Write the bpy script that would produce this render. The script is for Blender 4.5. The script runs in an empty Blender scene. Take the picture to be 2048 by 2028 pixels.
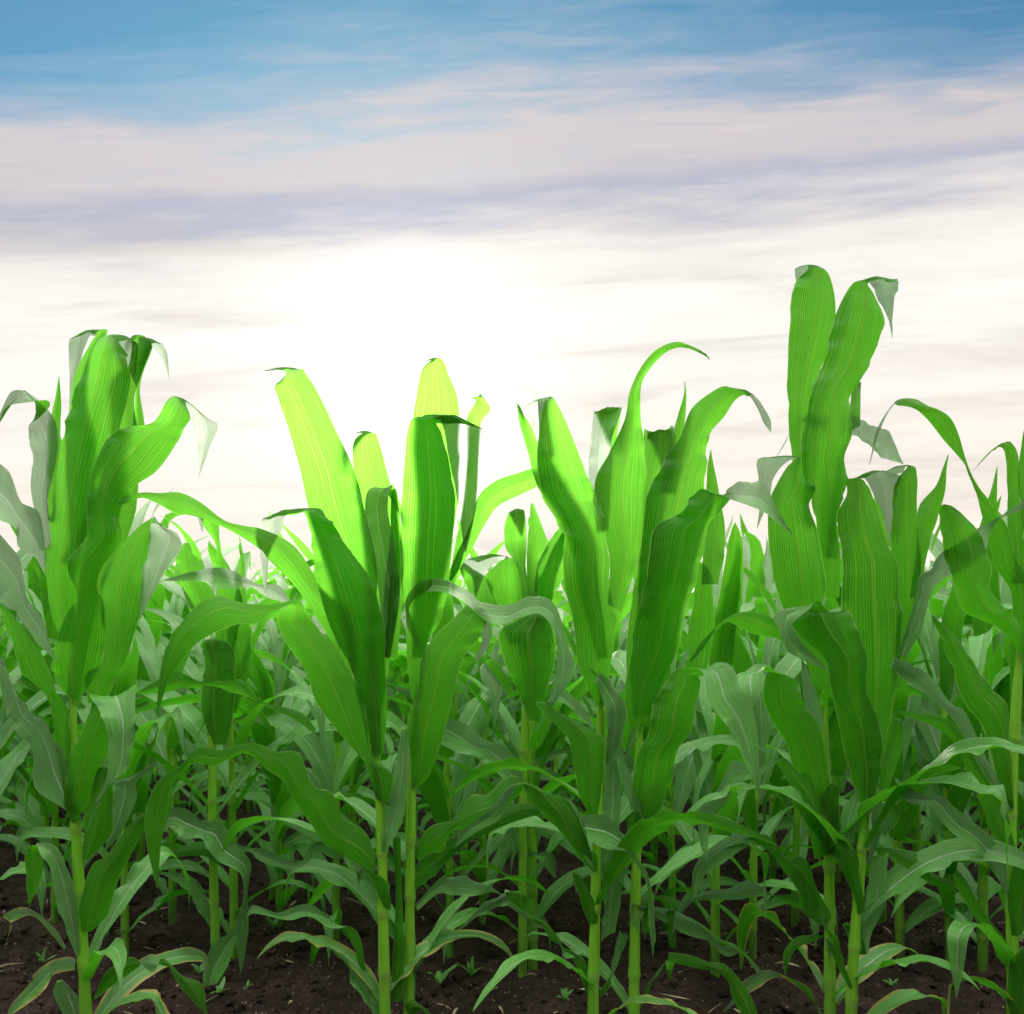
import bpy, math, random
import numpy as np
from mathutils import Vector, Matrix, noise as mnoise

random.seed(7)
rng = np.random.default_rng(11)
sc = bpy.context.scene
col = sc.collection

# ------------------------------------------------------------------ camera
F = 920.0            # focal length in pixels of the 1024 wide frame
CX, HZ = 512.0, 597.0  # image centre column and the horizon row
H = 1.05             # eye height (m)
cam_d = bpy.data.cameras.new("camera")
cam = bpy.data.objects.new("camera", cam_d)
col.objects.link(cam)
cam.location = (0, 0, H)
cam.rotation_euler = (math.radians(90), 0, 0)
cam_d.sensor_width = 36.0
cam_d.lens = 36.0 * F / 1024.0
cam_d.shift_y = (HZ - 507.0) / 1024.0
cam_d.clip_start = 0.05
cam_d.clip_end = 3000.0
cam_d.dof.use_dof = True
cam_d.dof.focus_distance = 1.98
cam_d.dof.aperture_fstop = 5.6
sc.camera = cam

def at(sx, sy, D):
    """point at depth D seen at column sx, row sy of the 2048 px photograph"""
    return np.array([(sx * .5 - CX) / F * D, D, H - (sy * .5 - HZ) / F * D])

# ------------------------------------------------------------------ object helpers
def tag(o, label=None, cat=None, group=None, kind=None):
    if label: o['label'] = label
    if cat: o['category'] = cat
    if group: o['group'] = group
    if kind: o['kind'] = kind
    return o

def mesh_obj(name, verts, faces, mat, parent=None, uvs=None, smooth=True):
    me = bpy.data.meshes.new(name)
    me.from_pydata([tuple(v) for v in verts], [], [tuple(f) for f in faces])
    if uvs is not None:
        uvl = me.uv_layers.new(name="UVMap")
        li = np.zeros(len(me.loops), dtype=np.int32)
        me.loops.foreach_get("vertex_index", li)
        uvl.data.foreach_set("uv", np.asarray(uvs, dtype=np.float32)[li].ravel())
    if smooth:
        me.polygons.foreach_set("use_smooth", np.ones(len(me.polygons), dtype=bool))
    for m in (mat if isinstance(mat, (list, tuple)) else [mat]):
        me.materials.append(m)
    o = bpy.data.objects.new(name, me)
    col.objects.link(o)
    if parent: o.parent = parent
    return o

def empty(name, loc):
    o = bpy.data.objects.new(name, None)
    o.empty_display_size = 0.05
    o.location = loc
    col.objects.link(o)
    return o

# ------------------------------------------------------------------ node helpers
class NT:
    def __init__(self, tree):
        self.t = tree; tree.nodes.clear()
    def n(self, kind, ins=None, **kw):
        nd = self.t.nodes.new(kind)
        for k, v in kw.items(): setattr(nd, k, v)
        for k, v in (ins or {}).items():
            if hasattr(v, 'is_output'): self.t.links.new(v, nd.inputs[k])
            elif isinstance(v, bpy.types.Node): self.t.links.new(v.outputs[0], nd.inputs[k])
            else: nd.inputs[k].default_value = v
        return nd
    def m(self, op, a, b=None, c=None, clamp=False):
        ins = {0: a}
        if b is not None: ins[1] = b
        if c is not None: ins[2] = c
        return self.n('ShaderNodeMath', ins, operation=op, use_clamp=clamp).outputs[0]
    def mix(self, f, a, b, blend='MIX'):
        nd = self.n('ShaderNodeMix', {0: f, 6: a, 7: b}, data_type='RGBA', blend_type=blend)
        return nd.outputs[2]
    def ramp(self, f, stops, interp='LINEAR'):
        nd = self.n('ShaderNodeValToRGB', {0: f})
        cr = nd.color_ramp; cr.interpolation = interp
        while len(cr.elements) < len(stops): cr.elements.new(0.5)
        for e, (p, c) in zip(cr.elements, stops):
            e.position = p; e.color = (c[0], c[1], c[2], 1)
        return nd.outputs[0]
    def smooth(self, x, lo, hi):
        nd = self.n('ShaderNodeMapRange', {0: x, 1: lo, 2: hi, 3: 0.0, 4: 1.0}, interpolation_type='SMOOTHSTEP')
        return nd.outputs[0]

def rgb(r, g, b): return (r, g, b, 1)

def new_mat(name):
    m = bpy.data.materials.new(name); m.use_nodes = True
    return m, NT(m.node_tree)

# ------------------------------------------------------------------ leaf material
def leaf_material(name, fresh=1.0, yellow=0.0):
    m, t = new_mat(name)
    uv = t.n('ShaderNodeUVMap', uv_map='UVMap')
    s = t.n('ShaderNodeSeparateXYZ', {0: uv.outputs[0]})
    u, v = s.outputs[0], s.outputs[1]
    info = t.n('ShaderNodeObjectInfo')
    rnd = info.outputs['Random']
    a = t.m('ABSOLUTE', t.m('SUBTRACT', t.m('MULTIPLY', u, 2.0), 1.0))
    # slow wander of the veins along the blade
    wv = t.n('ShaderNodeCombineXYZ', {0: t.m('MULTIPLY', u, 3.0), 1: t.m('MULTIPLY', v, 9.0), 2: t.m('MULTIPLY', rnd, 40.0)})
    nz = t.n('ShaderNodeTexNoise', {'Vector': wv.outputs[0], 'Scale': 1.0, 'Detail': 3.0, 'Roughness': .55})
    macro = nz.outputs[0]
    fine = t.n('ShaderNodeTexNoise', {'Vector': t.n('ShaderNodeCombineXYZ', {0: t.m('MULTIPLY', u, 70.0), 1: t.m('MULTIPLY', v, 6.0), 2: t.m('MULTIPLY', rnd, 17.0)}).outputs[0],
                                      'Scale': 1.0, 'Detail': 2.0}).outputs[0]
    vw = t.n('ShaderNodeTexNoise', {'Vector': t.n('ShaderNodeCombineXYZ', {0: t.m('MULTIPLY', u, 9.0), 1: t.m('MULTIPLY', v, 1.5), 2: t.m('MULTIPLY', rnd, 77.0)}).outputs[0], 'Scale': 1.0, 'Detail': 1.0}).outputs[0]
    ph = t.m('ADD', t.m('MULTIPLY', t.m('ADD', u, t.m('MULTIPLY', t.m('SUBTRACT', vw, .5), .11)), 2 * math.pi * 25), t.m('MULTIPLY', t.m('SUBTRACT', macro, .5), 1.6))
    st = t.m('ADD', t.m('MULTIPLY', t.m('SINE', ph), .5), .5)
    st = t.m('POWER', st, 2.8)
    st = t.m('MULTIPLY', st, t.m('ADD', t.m('MULTIPLY', fine, 2.0), -.1), clamp=True)
    mid = t.m('SUBTRACT', 1.0, t.smooth(a, .025, .085))
    edge = t.smooth(a, .955, .995)
    # blade tone
    patch = t.n('ShaderNodeTexNoise', {'Vector': t.n('ShaderNodeCombineXYZ', {0: t.m('MULTIPLY', u, 1.3), 1: t.m('MULTIPLY', v, 5.0), 2: t.m('MULTIPLY', rnd, 61.0)}).outputs[0], 'Scale': 1.0, 'Detail': 4.0, 'Roughness': .6}).outputs[0]
    tone = t.m('ADD', .22, t.m('ADD', t.m('ADD', t.m('MULTIPLY', macro, .5), t.m('MULTIPLY', patch, .75)), t.m('MULTIPLY', rnd, .3)))
    def sc3(c, f): return t.mix(1.0, c, t.n('ShaderNodeCombineColor', {0: f, 1: f, 2: f}).outputs[0], 'MULTIPLY')
    # underside: green, ribbed, lets light through
    tr = t.mix(st, rgb(.055, .50, .002), rgb(.20, .74, .012))
    tr = sc3(tr, tone)
    tr = t.mix(t.m('MULTIPLY', mid, .75), tr, rgb(.16, .38, .01))
    tr = t.mix(t.m('MULTIPLY', edge, .6), tr, rgb(.62, .85, .2))
    df = t.mix(st, rgb(.024, .112, .006), rgb(.085, .22, .018))
    df = sc3(df, tone)
    df = t.mix(t.m('MULTIPLY', mid, .6), df, rgb(.13, .30, .03))
    df = t.mix(t.m('MULTIPLY', edge, .6), df, rgb(.30, .45, .13))
    # upper side: waxy, greyer bloom, pale midrib
    ad = t.mix(st, rgb(.085, .29, .036), rgb(.16, .40, .085))
    ad = sc3(ad, tone)
    ad = t.mix(t.m('MULTIPLY', mid, .85), ad, rgb(.42, .55, .32))
    ad = t.mix(t.m('MULTIPLY', edge, .5), ad, rgb(.35, .5, .22))
    at_ = t.mix(st, rgb(.17, .50, .10), rgb(.30, .62, .20))
    at_ = sc3(at_, tone)
    if yellow > 0:
        ye = t.smooth(t.m('ADD', a, t.m('MULTIPLY', t.m('SUBTRACT', macro, .5), .9)), .62, 1.0)
        ye = t.m('MULTIPLY', ye, yellow)
        df = t.mix(ye, df, rgb(.42, .30, .06)); ad = t.mix(ye, ad, rgb(.45, .33, .09))
        tr = t.mix(ye, tr, rgb(.6, .42, .05)); at_ = t.mix(ye, at_, rgb(.5, .35, .05))
    rip = t.n('ShaderNodeTexNoise', {'Vector': t.n('ShaderNodeCombineXYZ', {0: t.m('MULTIPLY', u, 1.6), 1: t.m('MULTIPLY', v, 26.0), 2: t.m('MULTIPLY', rnd, 23.0)}).outputs[0], 'Scale': 1.0, 'Detail': 2.0}).outputs[0]
    bump_h = t.m('ADD', t.m('ADD', t.m('MULTIPLY', st, .5), t.m('MULTIPLY', rip, 2.6)), t.m('MULTIPLY', mid, 1.2))
    bmp = t.n('ShaderNodeBump', {'Height': bump_h, 'Strength': .8, 'Distance': .0016})
    pu = t.n('ShaderNodeBsdfPrincipled', {'Base Color': df, 'Roughness': .45, 'Specular IOR Level': .2, 'Normal': bmp.outputs[0]})
    tu = t.n('ShaderNodeBsdfTranslucent', {'Color': tr})
    under = t.n('ShaderNodeMixShader', {0: .30, 1: pu.outputs[0], 2: tu.outputs[0]})
    rough = t.m('ADD', .24, t.m('MULTIPLY', fine, .14))
    pa = t.n('ShaderNodeBsdfPrincipled', {'Base Color': ad, 'Roughness': rough, 'Specular IOR Level': .42,
                                          'Coat Weight': .08, 'Coat Roughness': .25, 'Normal': bmp.outputs[0]})
    ta = t.n('ShaderNodeBsdfTranslucent', {'Color': at_})
    upper = t.n('ShaderNodeMixShader', {0: .24, 1: pa.outputs[0], 2: ta.outputs[0]})
    # part of the light passes almost straight through the thin blade
    thr = t.n('ShaderNodeBsdfRefraction', {'Color': t.mix(st, rgb(.22, .90, .05), rgb(.42, .98, .13)), 'Roughness': .85, 'IOR': 1.22}, distribution='GGX')
    under = t.n('ShaderNodeMixShader', {0: .16, 1: under.outputs[0], 2: thr.outputs[0]})
    thr2 = t.n('ShaderNodeBsdfRefraction', {'Color': rgb(.9, .97, .88), 'Roughness': .85, 'IOR': 1.22}, distribution='GGX')
    upper = t.n('ShaderNodeMixShader', {0: .22, 1: upper.outputs[0], 2: thr2.outputs[0]})
    bf = t.n('ShaderNodeNewGeometry').outputs['Backfacing']
    out = t.n('ShaderNodeMixShader', {0: bf, 1: under.outputs[0], 2: upper.outputs[0]})
    t.n('ShaderNodeOutputMaterial', {0: out.outputs[0]})
    return m

LEAF = leaf_material("corn_leaf")
LEAF_Y = leaf_material("corn_leaf_yellowing", yellow=.9)

def stalk_material():
    m, t = new_mat("corn_stalk")
    uv = t.n('ShaderNodeUVMap', uv_map='UVMap')
    s = t.n('ShaderNodeSeparateXYZ', {0: uv.outputs[0]})
    u0, v = s.outputs[0], s.outputs[1]
    node = t.smooth(u0, 1.0, 2.2)
    u = t.m('MODULO', u0, 2.0)
    rnd = t.n('ShaderNodeObjectInfo').outputs['Random']
    nz = t.n('ShaderNodeTexNoise', {'Vector': t.n('ShaderNodeCombineXYZ', {0: t.m('MULTIPLY', u, 26.0), 1: t.m('MULTIPLY', v, 5.0), 2: t.m('MULTIPLY', rnd, 9.0)}).outputs[0], 'Scale': 1.0, 'Detail': 4.0})
    f = nz.outputs[0]
    c = t.ramp(f, [(.25, (.12, .33, .012)), (.5, (.19, .47, .022)), (.75, (.27, .54, .045))])
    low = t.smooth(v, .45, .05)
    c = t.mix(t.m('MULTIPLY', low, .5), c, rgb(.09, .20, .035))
    c = t.mix(t.m('MULTIPLY', node, .45), c, rgb(.24, .33, .07))
    bl = t.n('ShaderNodeTexNoise', {'Vector': t.n('ShaderNodeCombineXYZ', {0: t.m('MULTIPLY', u, 3.0), 1: t.m('MULTIPLY', v, 14.0), 2: t.m('MULTIPLY', rnd, 31.0)}).outputs[0], 'Scale': 1.0, 'Detail': 5.0, 'Roughness': .65}).outputs[0]
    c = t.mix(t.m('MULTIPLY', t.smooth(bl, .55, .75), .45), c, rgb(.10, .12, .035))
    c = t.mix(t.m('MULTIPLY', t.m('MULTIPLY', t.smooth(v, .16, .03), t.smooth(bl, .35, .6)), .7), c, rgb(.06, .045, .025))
    b = t.n('ShaderNodeBump', {'Height': f, 'Strength': .3, 'Distance': .002})
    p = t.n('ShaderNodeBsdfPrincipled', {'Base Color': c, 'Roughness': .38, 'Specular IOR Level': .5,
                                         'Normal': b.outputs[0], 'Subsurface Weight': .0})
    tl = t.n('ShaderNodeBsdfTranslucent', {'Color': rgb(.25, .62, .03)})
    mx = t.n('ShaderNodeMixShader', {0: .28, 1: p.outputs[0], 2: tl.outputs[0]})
    t.n('ShaderNodeOutputMaterial', {0: mx.outputs[0]})
    return m
STALK = stalk_material()

def soil_material(name="soil"):
    m, t = new_mat(name)
    geo = t.n('ShaderNodeNewGeometry')
    p = geo.outputs['Position']
    n1 = t.n('ShaderNodeTexNoise', {'Vector': p, 'Scale': 6.0, 'Detail': 6.0, 'Roughness': .6}).outputs[0]
    n2 = t.n('ShaderNodeTexNoise', {'Vector': p, 'Scale': 85.0, 'Detail': 8.0, 'Roughness': .7}).outputs[0]
    vo = t.n('ShaderNodeTexVoronoi', {'Vector': p, 'Scale': 60.0}).outputs[0]
    c = t.ramp(t.m('ADD', t.m('MULTIPLY', n1, .5), t.m('MULTIPLY', n2, .5)),
               [(.34, (.007, .0036, .0022)), (.5, (.019, .0105, .0066)), (.6, (.043, .027, .019)), (.72, (.12, .085, .062))])
    # light grains
    gr = t.n('ShaderNodeTexVoronoi', {'Vector': p, 'Scale': 120.0}, feature='F1')
    cr = t.n('ShaderNodeSeparateColor', {0: gr.outputs['Color']}).outputs[0]
    gm = t.m('MULTIPLY', t.m('GREATER_THAN', cr, .965), t.m('LESS_THAN', gr.outputs['Distance'], .33))
    c = t.mix(t.m('MULTIPLY', gm, .7), c, rgb(.23, .19, .15))
    hgt = t.m('ADD', n2, t.m('MULTIPLY', vo, .6))
    b = t.n('ShaderNodeBump', {'Height': hgt, 'Strength': .9, 'Distance': .012})
    pr = t.n('ShaderNodeBsdfPrincipled', {'Base Color': c, 'Roughness': .95, 'Specular IOR Level': .15, 'Normal': b.outputs[0]})
    t.n('ShaderNodeOutputMaterial', {0: pr.outputs[0]})
    return m
SOIL = soil_material()

# ------------------------------------------------------------------ leaf builder
def catmull(P, n):
    P = np.asarray(P, float); k = len(P)
    E = np.vstack([2 * P[0] - P[1], P, 2 * P[-1] - P[-2]])
    out = []
    for x in np.linspace(0, k - 1, n):
        i = min(int(x), k - 2); f = x - i
        p0, p1, p2, p3 = E[i], E[i + 1], E[i + 2], E[i + 3]
        out.append(.5 * ((2 * p1) + (-p0 + p2) * f + (2 * p0 - 5 * p1 + 4 * p2 - p3) * f * f + (-p0 + 3 * p1 - 3 * p2 + p3) * f ** 3))
    return np.array(out)

def ribbon(Lp, Rp, nu=13, camber=.22, ruffle=.006, wave=.085, seed=0, mid_in=.0):
    """blade between two edge lines (n x 3 each); bowed across, ruffled along the edges"""
    r = random.Random(seed)
    n = len(Lp)
    M = .5 * (Lp + Rp)
    W = Rp - Lp
    w = np.linalg.norm(W, axis=1)
    T = np.gradient(M, axis=0)
    s = np.concatenate([[0], np.cumsum(np.linalg.norm(np.diff(M, axis=0), axis=1))])
    N = np.cross(W, T)
    ln = np.linalg.norm(N, axis=1); ln[ln < 1e-9] = 1
    N = N / ln[:, None]
    p1, p2, p3 = [r.uniform(0, 6.28) for _ in range(3)]
    wl = wave * r.uniform(.8, 1.25)
    us = np.linspace(-1, 1, nu)
    V = np.zeros((n, nu, 3)); UV = np.zeros((n, nu, 2))
    env = np.clip(w / .05, 0, 1) * np.clip(s / .06, 0, 1)
    def wob(q):
        a = [r.uniform(0, 6.28) for _ in range(4)]
        amp = .45 + .55 * np.sin(2 * np.pi * s / (wl * 3.7) + a[0]) + .25 * np.sin(2 * np.pi * s / (wl * 1.9) + a[1])
        phs = 1.6 * np.sin(2 * np.pi * s / (wl * 2.6) + a[2])
        return np.clip(amp, 0, 1.3) * (np.sin(2 * np.pi * s / wl + phs + q) + .35 * np.sin(2 * np.pi * s / (wl * .37) + 2 * phs + a[3]))
    wv = {-1: wob(p1), 1: wob(p2)}
    for j, u in enumerate(us):
        a = abs(u)
        bow = -camber * w * .5 * (a ** 1.4 - .5)
        rf = ruffle * env * (a ** 2.0) * wv[-1 if u < 0 else 1]
        pl = .0012 * env * math.sin(u * 17 + p3) * np.sin(2 * np.pi * s / .11 + p2)
        V[:, j] = M + W * (u * .5) + N * (bow + rf + pl)[:, None]
        UV[:, j, 0] = .5 + .5 * u
        UV[:, j, 1] = s
    idx = np.arange(n * nu).reshape(n, nu)
    fc = np.stack([idx[:-1, :-1], idx[:-1, 1:], idx[1:, 1:], idx[1:, :-1]], -1).reshape(-1, 4)
    return V.reshape(-1, 3), fc, UV.reshape(-1, 2)

ZONES = {1: (0, 620, .36592), 2: (450, 620, .36592), 3: (950, 620, .36592), 4: (1348, 500, .36592),
         5: (0, 1300, .38056), 6: (500, 1300, .38056), 7: (950, 1300, .38056), 8: (1320, 1300, .38056),
         9: (1300, 1150, .26137), 10: (850, 1050, .26137), 11: (1648, 800, .26137), 12: (250, 1050, .2091)}
def zp(z, x, y):
    zx, zy, k = ZONES[z]; return zx + k * x, zy + k * y

def stalk_mesh(pts, rad, nodes, seg=14, sheath=True):
    """tube through pts (list of vectors) with swollen nodes at fractions `nodes`"""
    n = 150
    P = catmull(pts, n)
    s = np.concatenate([[0], np.cumsum(np.linalg.norm(np.diff(P, axis=0), axis=1))])
    fr = s / s[-1]
    vs, uv, fc = [], [], []
    for i in range(n):
        nd_ = 0.0
        r = (rad[0] + (rad[1] - rad[0]) * fr[i]) * (1 if fr[i] < .86 else max(.12, 1 - ((fr[i] - .86) / .14) ** 1.5))
        for q in nodes:
            d = (s[i] - q * s[-1])
            r += .0013 * math.exp(-(d / .008) ** 2)
            nd_ = max(nd_, math.exp(-(d / .009) ** 2)) - (.5 if -.05 < d < -.012 else 0)
            if 0 < d < .16: r += .0016 * (1 - d / .16)   # the sheath is widest just above the node
        for k in range(seg):
            an = 2 * math.pi * k / seg
            vs.append(P[i] + np.array([math.cos(an) * r * 1.06, math.sin(an) * r, 0]))
            uv.append((k / seg + 2 * (1 if nd_ > .5 else 0), s[i]))
    for i in range(n - 1):
        for k in range(seg):
            k2 = (k + 1) % seg
            fc.append((i * seg + k, i * seg + k2, (i + 1) * seg + k2, (i + 1) * seg + k))
    fc.append(tuple((n - 1) * seg + k for k in range(seg)))
    return vs, fc, uv

class FrontPlant:
    cnt = 0
    def __init__(self, D, base, label, group="tall corn plants of the front row"):
        self.D = D
        b = at(base[0], 1200, D); b[2] = 0
        self.o = empty("corn_plant", b)
        self.b = b
        tag(self.o, label, "corn plant", group)
    def stalk(self, pts, r0=.0130, r1=.008, nodes=()):
        self.pts = sorted(pts, key=lambda q: q[1])
        P = [np.array([self.b[0], self.D, -.03]), np.array([self.b[0], self.D, .0])] + [at(x, y, self.D) for x, y in pts]
        vs, fc, uv = stalk_mesh(P, (r0, r1), nodes)
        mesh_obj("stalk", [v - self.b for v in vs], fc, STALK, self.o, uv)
    def sx(self, y):
        return float(np.interp(y, [q[1] for q in self.pts], [q[0] for q in self.pts]))
    def leaf(self, z, dd, st_, fold=None, fd=.05, tilt=None, mat=None, camber=.34, ruffle=.0065, label=None, base=True, flip=False):
        FrontPlant.cnt += 1
        r = random.Random(FrontPlant.cnt * 13)
        if tilt is None: tilt = r.uniform(-.35, .35)
        st = [[q[2], q[3], q[0], q[1]] if flip else list(q) for q in st_]
        k = ZONES[z][2]
        q0, q1 = st[0], st[1]
        w0 = math.hypot(q0[2] - q0[0], q0[3] - q0[1]) * k
        if base and w0 > (36 if dd > -.031 else 60):       # run the hidden foot of the blade down into the sheath round the stalk
            mx, my = zp(z, (q0[0] + q0[2]) / 2, (q0[1] + q0[3]) / 2)
            dn = 190 + 1.2 * w0
            fx = self.sx(my + dn); hw = 11
            def inv(x, y): return ((x - ZONES[z][0]) / k, (y - ZONES[z][1]) / k)
            sgn = 1 if q0[2] >= q0[0] else -1
            a1 = inv(fx - sgn * hw, my + dn); a2 = inv(fx + sgn * hw, my + dn)
            m1 = inv((mx + fx) / 2 - sgn * w0 * .36, my + dn * .5); m2 = inv((mx + fx) / 2 + sgn * w0 * .36, my + dn * .5)
            st = [[*a1, *a2], [*m1, *m2]] + st
            if fold is not None: fold += 2
        qe, qp = st[-1], st[-2]
        we = math.hypot(qe[2] - qe[0], qe[3] - qe[1])
        if we * k > 8:
            ex, ey = (qe[0] + qe[2]) / 2, (qe[1] + qe[3]) / 2
            px_, py_ = (qp[0] + qp[2]) / 2, (qp[1] + qp[3]) / 2
            if ey < py_ - abs(ex - px_) * .6:      # an upright blade: the tip folds over and hangs behind
                hx, hy = (qe[2] - qe[0]) / 2, (qe[3] - qe[1]) / 2
                ln = max(we * 1.6, 40 / k); sl = r.uniform(-.25, .25)
                if fold is None: fold = len(st); fd = .045
                for f_, g_ in ((.10, .96), (.45, .66), (.8, .28), (1.0, .02)):
                    st.append([ex + sl * ln * f_ - hx * g_, ey + ln * f_ - hy * g_ * .3, ex + sl * ln * f_ + hx * g_, ey + ln * f_ + hy * g_ * .3])
            else:                                  # otherwise it tapers out and droops
                dx, dy = ex - px_, ey - py_; dl = math.hypot(dx, dy) or 1; dx /= dl; dy /= dl
                hx, hy = (qe[2] - qe[0]) / 2, (qe[3] - qe[1]) / 2
                ln = max(we * 1.8, 30 / k)
                for f_, g_ in ((.4, .66), (.75, .3), (1.0, .02)):
                    cx_, cy_ = ex + dx * ln * f_, ey + dy * ln * f_ + .35 * ln * f_ * f_
                    st.append([cx_ - hx * g_, cy_ - hy * g_, cx_ + hx * g_, cy_ + hy * g_])
        n = len(st); L, R = [], []
        for i, q in enumerate(st):
            x1, y1 = zp(z, q[0], q[1]); x2, y2 = zp(z, q[2], q[3])
            f = i / (n - 1)
            if base:
                g = min(1, f / .35); d0 = math.copysign(.012, dd)
                d = d0 + (dd - d0) * (g * g * (3 - 2 * g))
            else: d = dd
            if len(q) > 4: d += q[4]
            if fold is not None and i >= fold:
                d += fd * min(1, (i - fold + 1) / 2.0)
            wpx = math.hypot(x2 - x1, y2 - y1) * .5 / F * self.D
            g = min(1, f / .3)
            e = tilt * wpx * .5 * g
            L.append(at(x1, y1, self.D + d - e)); R.append(at(x2, y2, self.D + d + e))
        ns = max(26, 8 * n)
        Lp, Rp = catmull(L, ns), catmull(R, ns)
        vs, fc, uv = ribbon(Lp, Rp, 15, camber, ruffle, seed=FrontPlant.cnt)
        o = mesh_obj("leaf", vs - self.b, fc, mat or LEAF, self.o, uv)
        if label: o['label'] = label
        return o
# ------------------------------------------------------------------ the front row, plant by plant
P1 = FrontPlant(1.98, (174, 0), "leftmost tall corn plant, broad leaf tips bent over, yellowing leaf at its foot")
P1.stalk([(172, 2028), (160, 1800), (150, 1631), (145, 1490), (147, 1395), (143, 1330)], .0119, .007, (.13, .30, .47, .62, .76))
P1.leaf(1, -.03, [(330, 1800, 425, 1800), (270, 1650, 425, 1650), (245, 1450, 440, 1450), (262, 1150, 500, 1150), (300, 850, 570, 850), (345, 600, 650, 600), (420, 380, 700, 380), (500, 200, 670, 210), (560, 138, 640, 165), (640, 152, 752, 172), (690, 290, 750, 300), (740, 410, 744, 412)], 8, .06)
P1.leaf(1, -.075, [(378, 2128, 432, 2128), (283, 2000, 540, 1960), (290, 1850, 572, 1790), (365, 1650, 570, 1650), (425, 1570, 528, 1510), (362, 1390, 560, 1400), (470, 1230, 668, 1250), (468, 1080, 650, 1120), (500, 870, 730, 970), (570, 715, 850, 880), (660, 648, 960, 730), (830, 615, 1010, 640), (905, 500, 1040, 575), (960, 468, 1020, 505), (1042, 545, 1150, 600), (1065, 660, 1192, 640), (1080, 780, 1145, 760), (1084, 905, 1090, 905)], 13, .05)
P1.leaf(1, -.05, [(478, 2149, 560, 2149), (460, 2000, 640, 2010), (560, 1900, 688, 1900), (540, 1500, 775, 1590), (620, 1330, 800, 1400), (740, 1195, 828, 1230), (815, 1145, 845, 1160), (838, 1155, 1000, 1280), (795, 1400, 930, 1400), (772, 1600, 830, 1560), (763, 1690, 768, 1690)], 7, -.03)
P1.leaf(1, .03, [(480, 1500, 600, 1500), (560, 1100, 740, 1100), (640, 700, 755, 700), (640, 420, 735, 470), (700, 320, 830, 210), (720, 190, 800, 150), (708, 152, 760, 132)], None)
P1.leaf(1, .03, [(420, 1300, 500, 1300), (390, 800, 560, 760), (375, 560, 520, 520), (405, 350, 520, 300), (480, 190, 560, 170), (520, 130, 590, 112), (385, 150, 500, 130), (385, 330, 440, 290), (378, 560, 384, 560)], 6, .05)
P1.leaf(1, .045, [(700, 760, 780, 700), (740, 460, 765, 420), (755, 250, 830, 215), (770, 150, 825, 190), (800, 165, 870, 170), (880, 260, 912, 230), (924, 380, 927, 380)], 4, .05)
P1.leaf(1, -.05, [(255, 1455, 248, 1450), (240, 1240, 190, 1350), (205, 1105, 95, 1290), (115, 1050, 80, 1195), (50, 885, -10, 1150), (-60, 840, -110, 1080), (-170, 930, -180, 1000)], label="pale leaf drooping to the left with a white midrib")
P1.leaf(1, -.04, [(296, 1905, 286, 1900), (245, 1720, 185, 1790), (155, 1560, 90, 1650), (135, 1380, 10, 1570), (60, 1270, -60, 1500), (-40, 1180, -150, 1380), (-170, 1160, -210, 1220)])
P1.leaf(1, .02, [(300, 1300, 240, 1300), (270, 1050, 175, 1000), (325, 700, 185, 800), (260, 540, 155, 640), (140, 455, 250, 520), (130, 440, 60, 520), (60, 470, 10, 600), (-20, 640, -30, 660)], 4, -.03)
P1.leaf(1, .035, [(260, 1150, 330, 1150), (258, 850, 340, 850), (268, 640, 330, 640), (300, 480, 330, 460), (320, 365, 324, 362)])
P1.leaf(5, -.03, [(364, 795, 345, 840), (352, 560, 200, 720), (290, 460, 185, 560), (230, 355, 140, 465), (150, 310, 72, 380), (70, 140, 50, 300), (20, 40, 0, 160), (-60, 10, -70, 60)])
P1.leaf(5, -.05, [(375, 860, 440, 860), (330, 815, 500, 700), (360, 560, 555, 560), (410, 460, 610, 400), (475, 275, 712, 225), (485, 258, 718, 212), (560, 390, 720, 370), (575, 560, 700, 510), (560, 680, 660, 640), (505, 800, 560, 730), (453, 950, 457, 952)], 5, -.06, label="leaf folded over, its pale upper side hanging towards the viewer")
P1.leaf(5, .03, [(565, 1050, 550, 1050), (640, 950, 585, 880), (715, 790, 590, 760), (722, 690, 605, 690), (815, 610, 720, 650), (822, 588, 800, 600)])
P1.leaf(5, -.04, [(425, 1480, 480, 1480), (412, 1330, 565, 1390), (475, 1140, 600, 1250), (550, 1090, 680, 1080), (640, 970, 765, 930), (720, 880, 775, 860)])
P1.leaf(5, -.02, [(430, 1100, 470, 1100), (440, 900, 580, 960), (470, 760, 592, 760), (520, 600, 585, 640)])
P1.leaf(5, -.045, [(418, 1600, 405, 1612), (418, 1460, 352, 1480), (395, 1250, 298, 1320), (335, 1100, 262, 1140), (285, 1030, 220, 1080), (205, 1012, 190, 1030), (205, 1050, 135, 1062), (222, 1170, 135, 1220), (152, 1352, 156, 1352)], 5, .04)
P1.leaf(5, -.05, [(400, 1625, 392, 1680), (350, 1605, 285, 1700), (240, 1650, 235, 1790), (150, 1760, 150, 1860), (60, 1870, 62, 1920), (30, 1960, 34, 1965)], mat=LEAF_Y, label="yellowing leaf with brown edges")
P1.leaf(5, .01, [(350, 1560, 335, 1575), (290, 1460, 270, 1490), (190, 1375, 170, 1395), (110, 1350, 60, 1430), (20, 1395, 60, 1400), (55, 1440, 65, 1450), (30, 1550, 22, 1560)], mat=LEAF_Y, ruffle=.002)
P1.leaf(5, .01, [(430, 1960, 400, 2020), (430, 1860, 330, 1913), (410, 1810, 285, 1800), (330, 1735, 300, 1740)])
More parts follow.
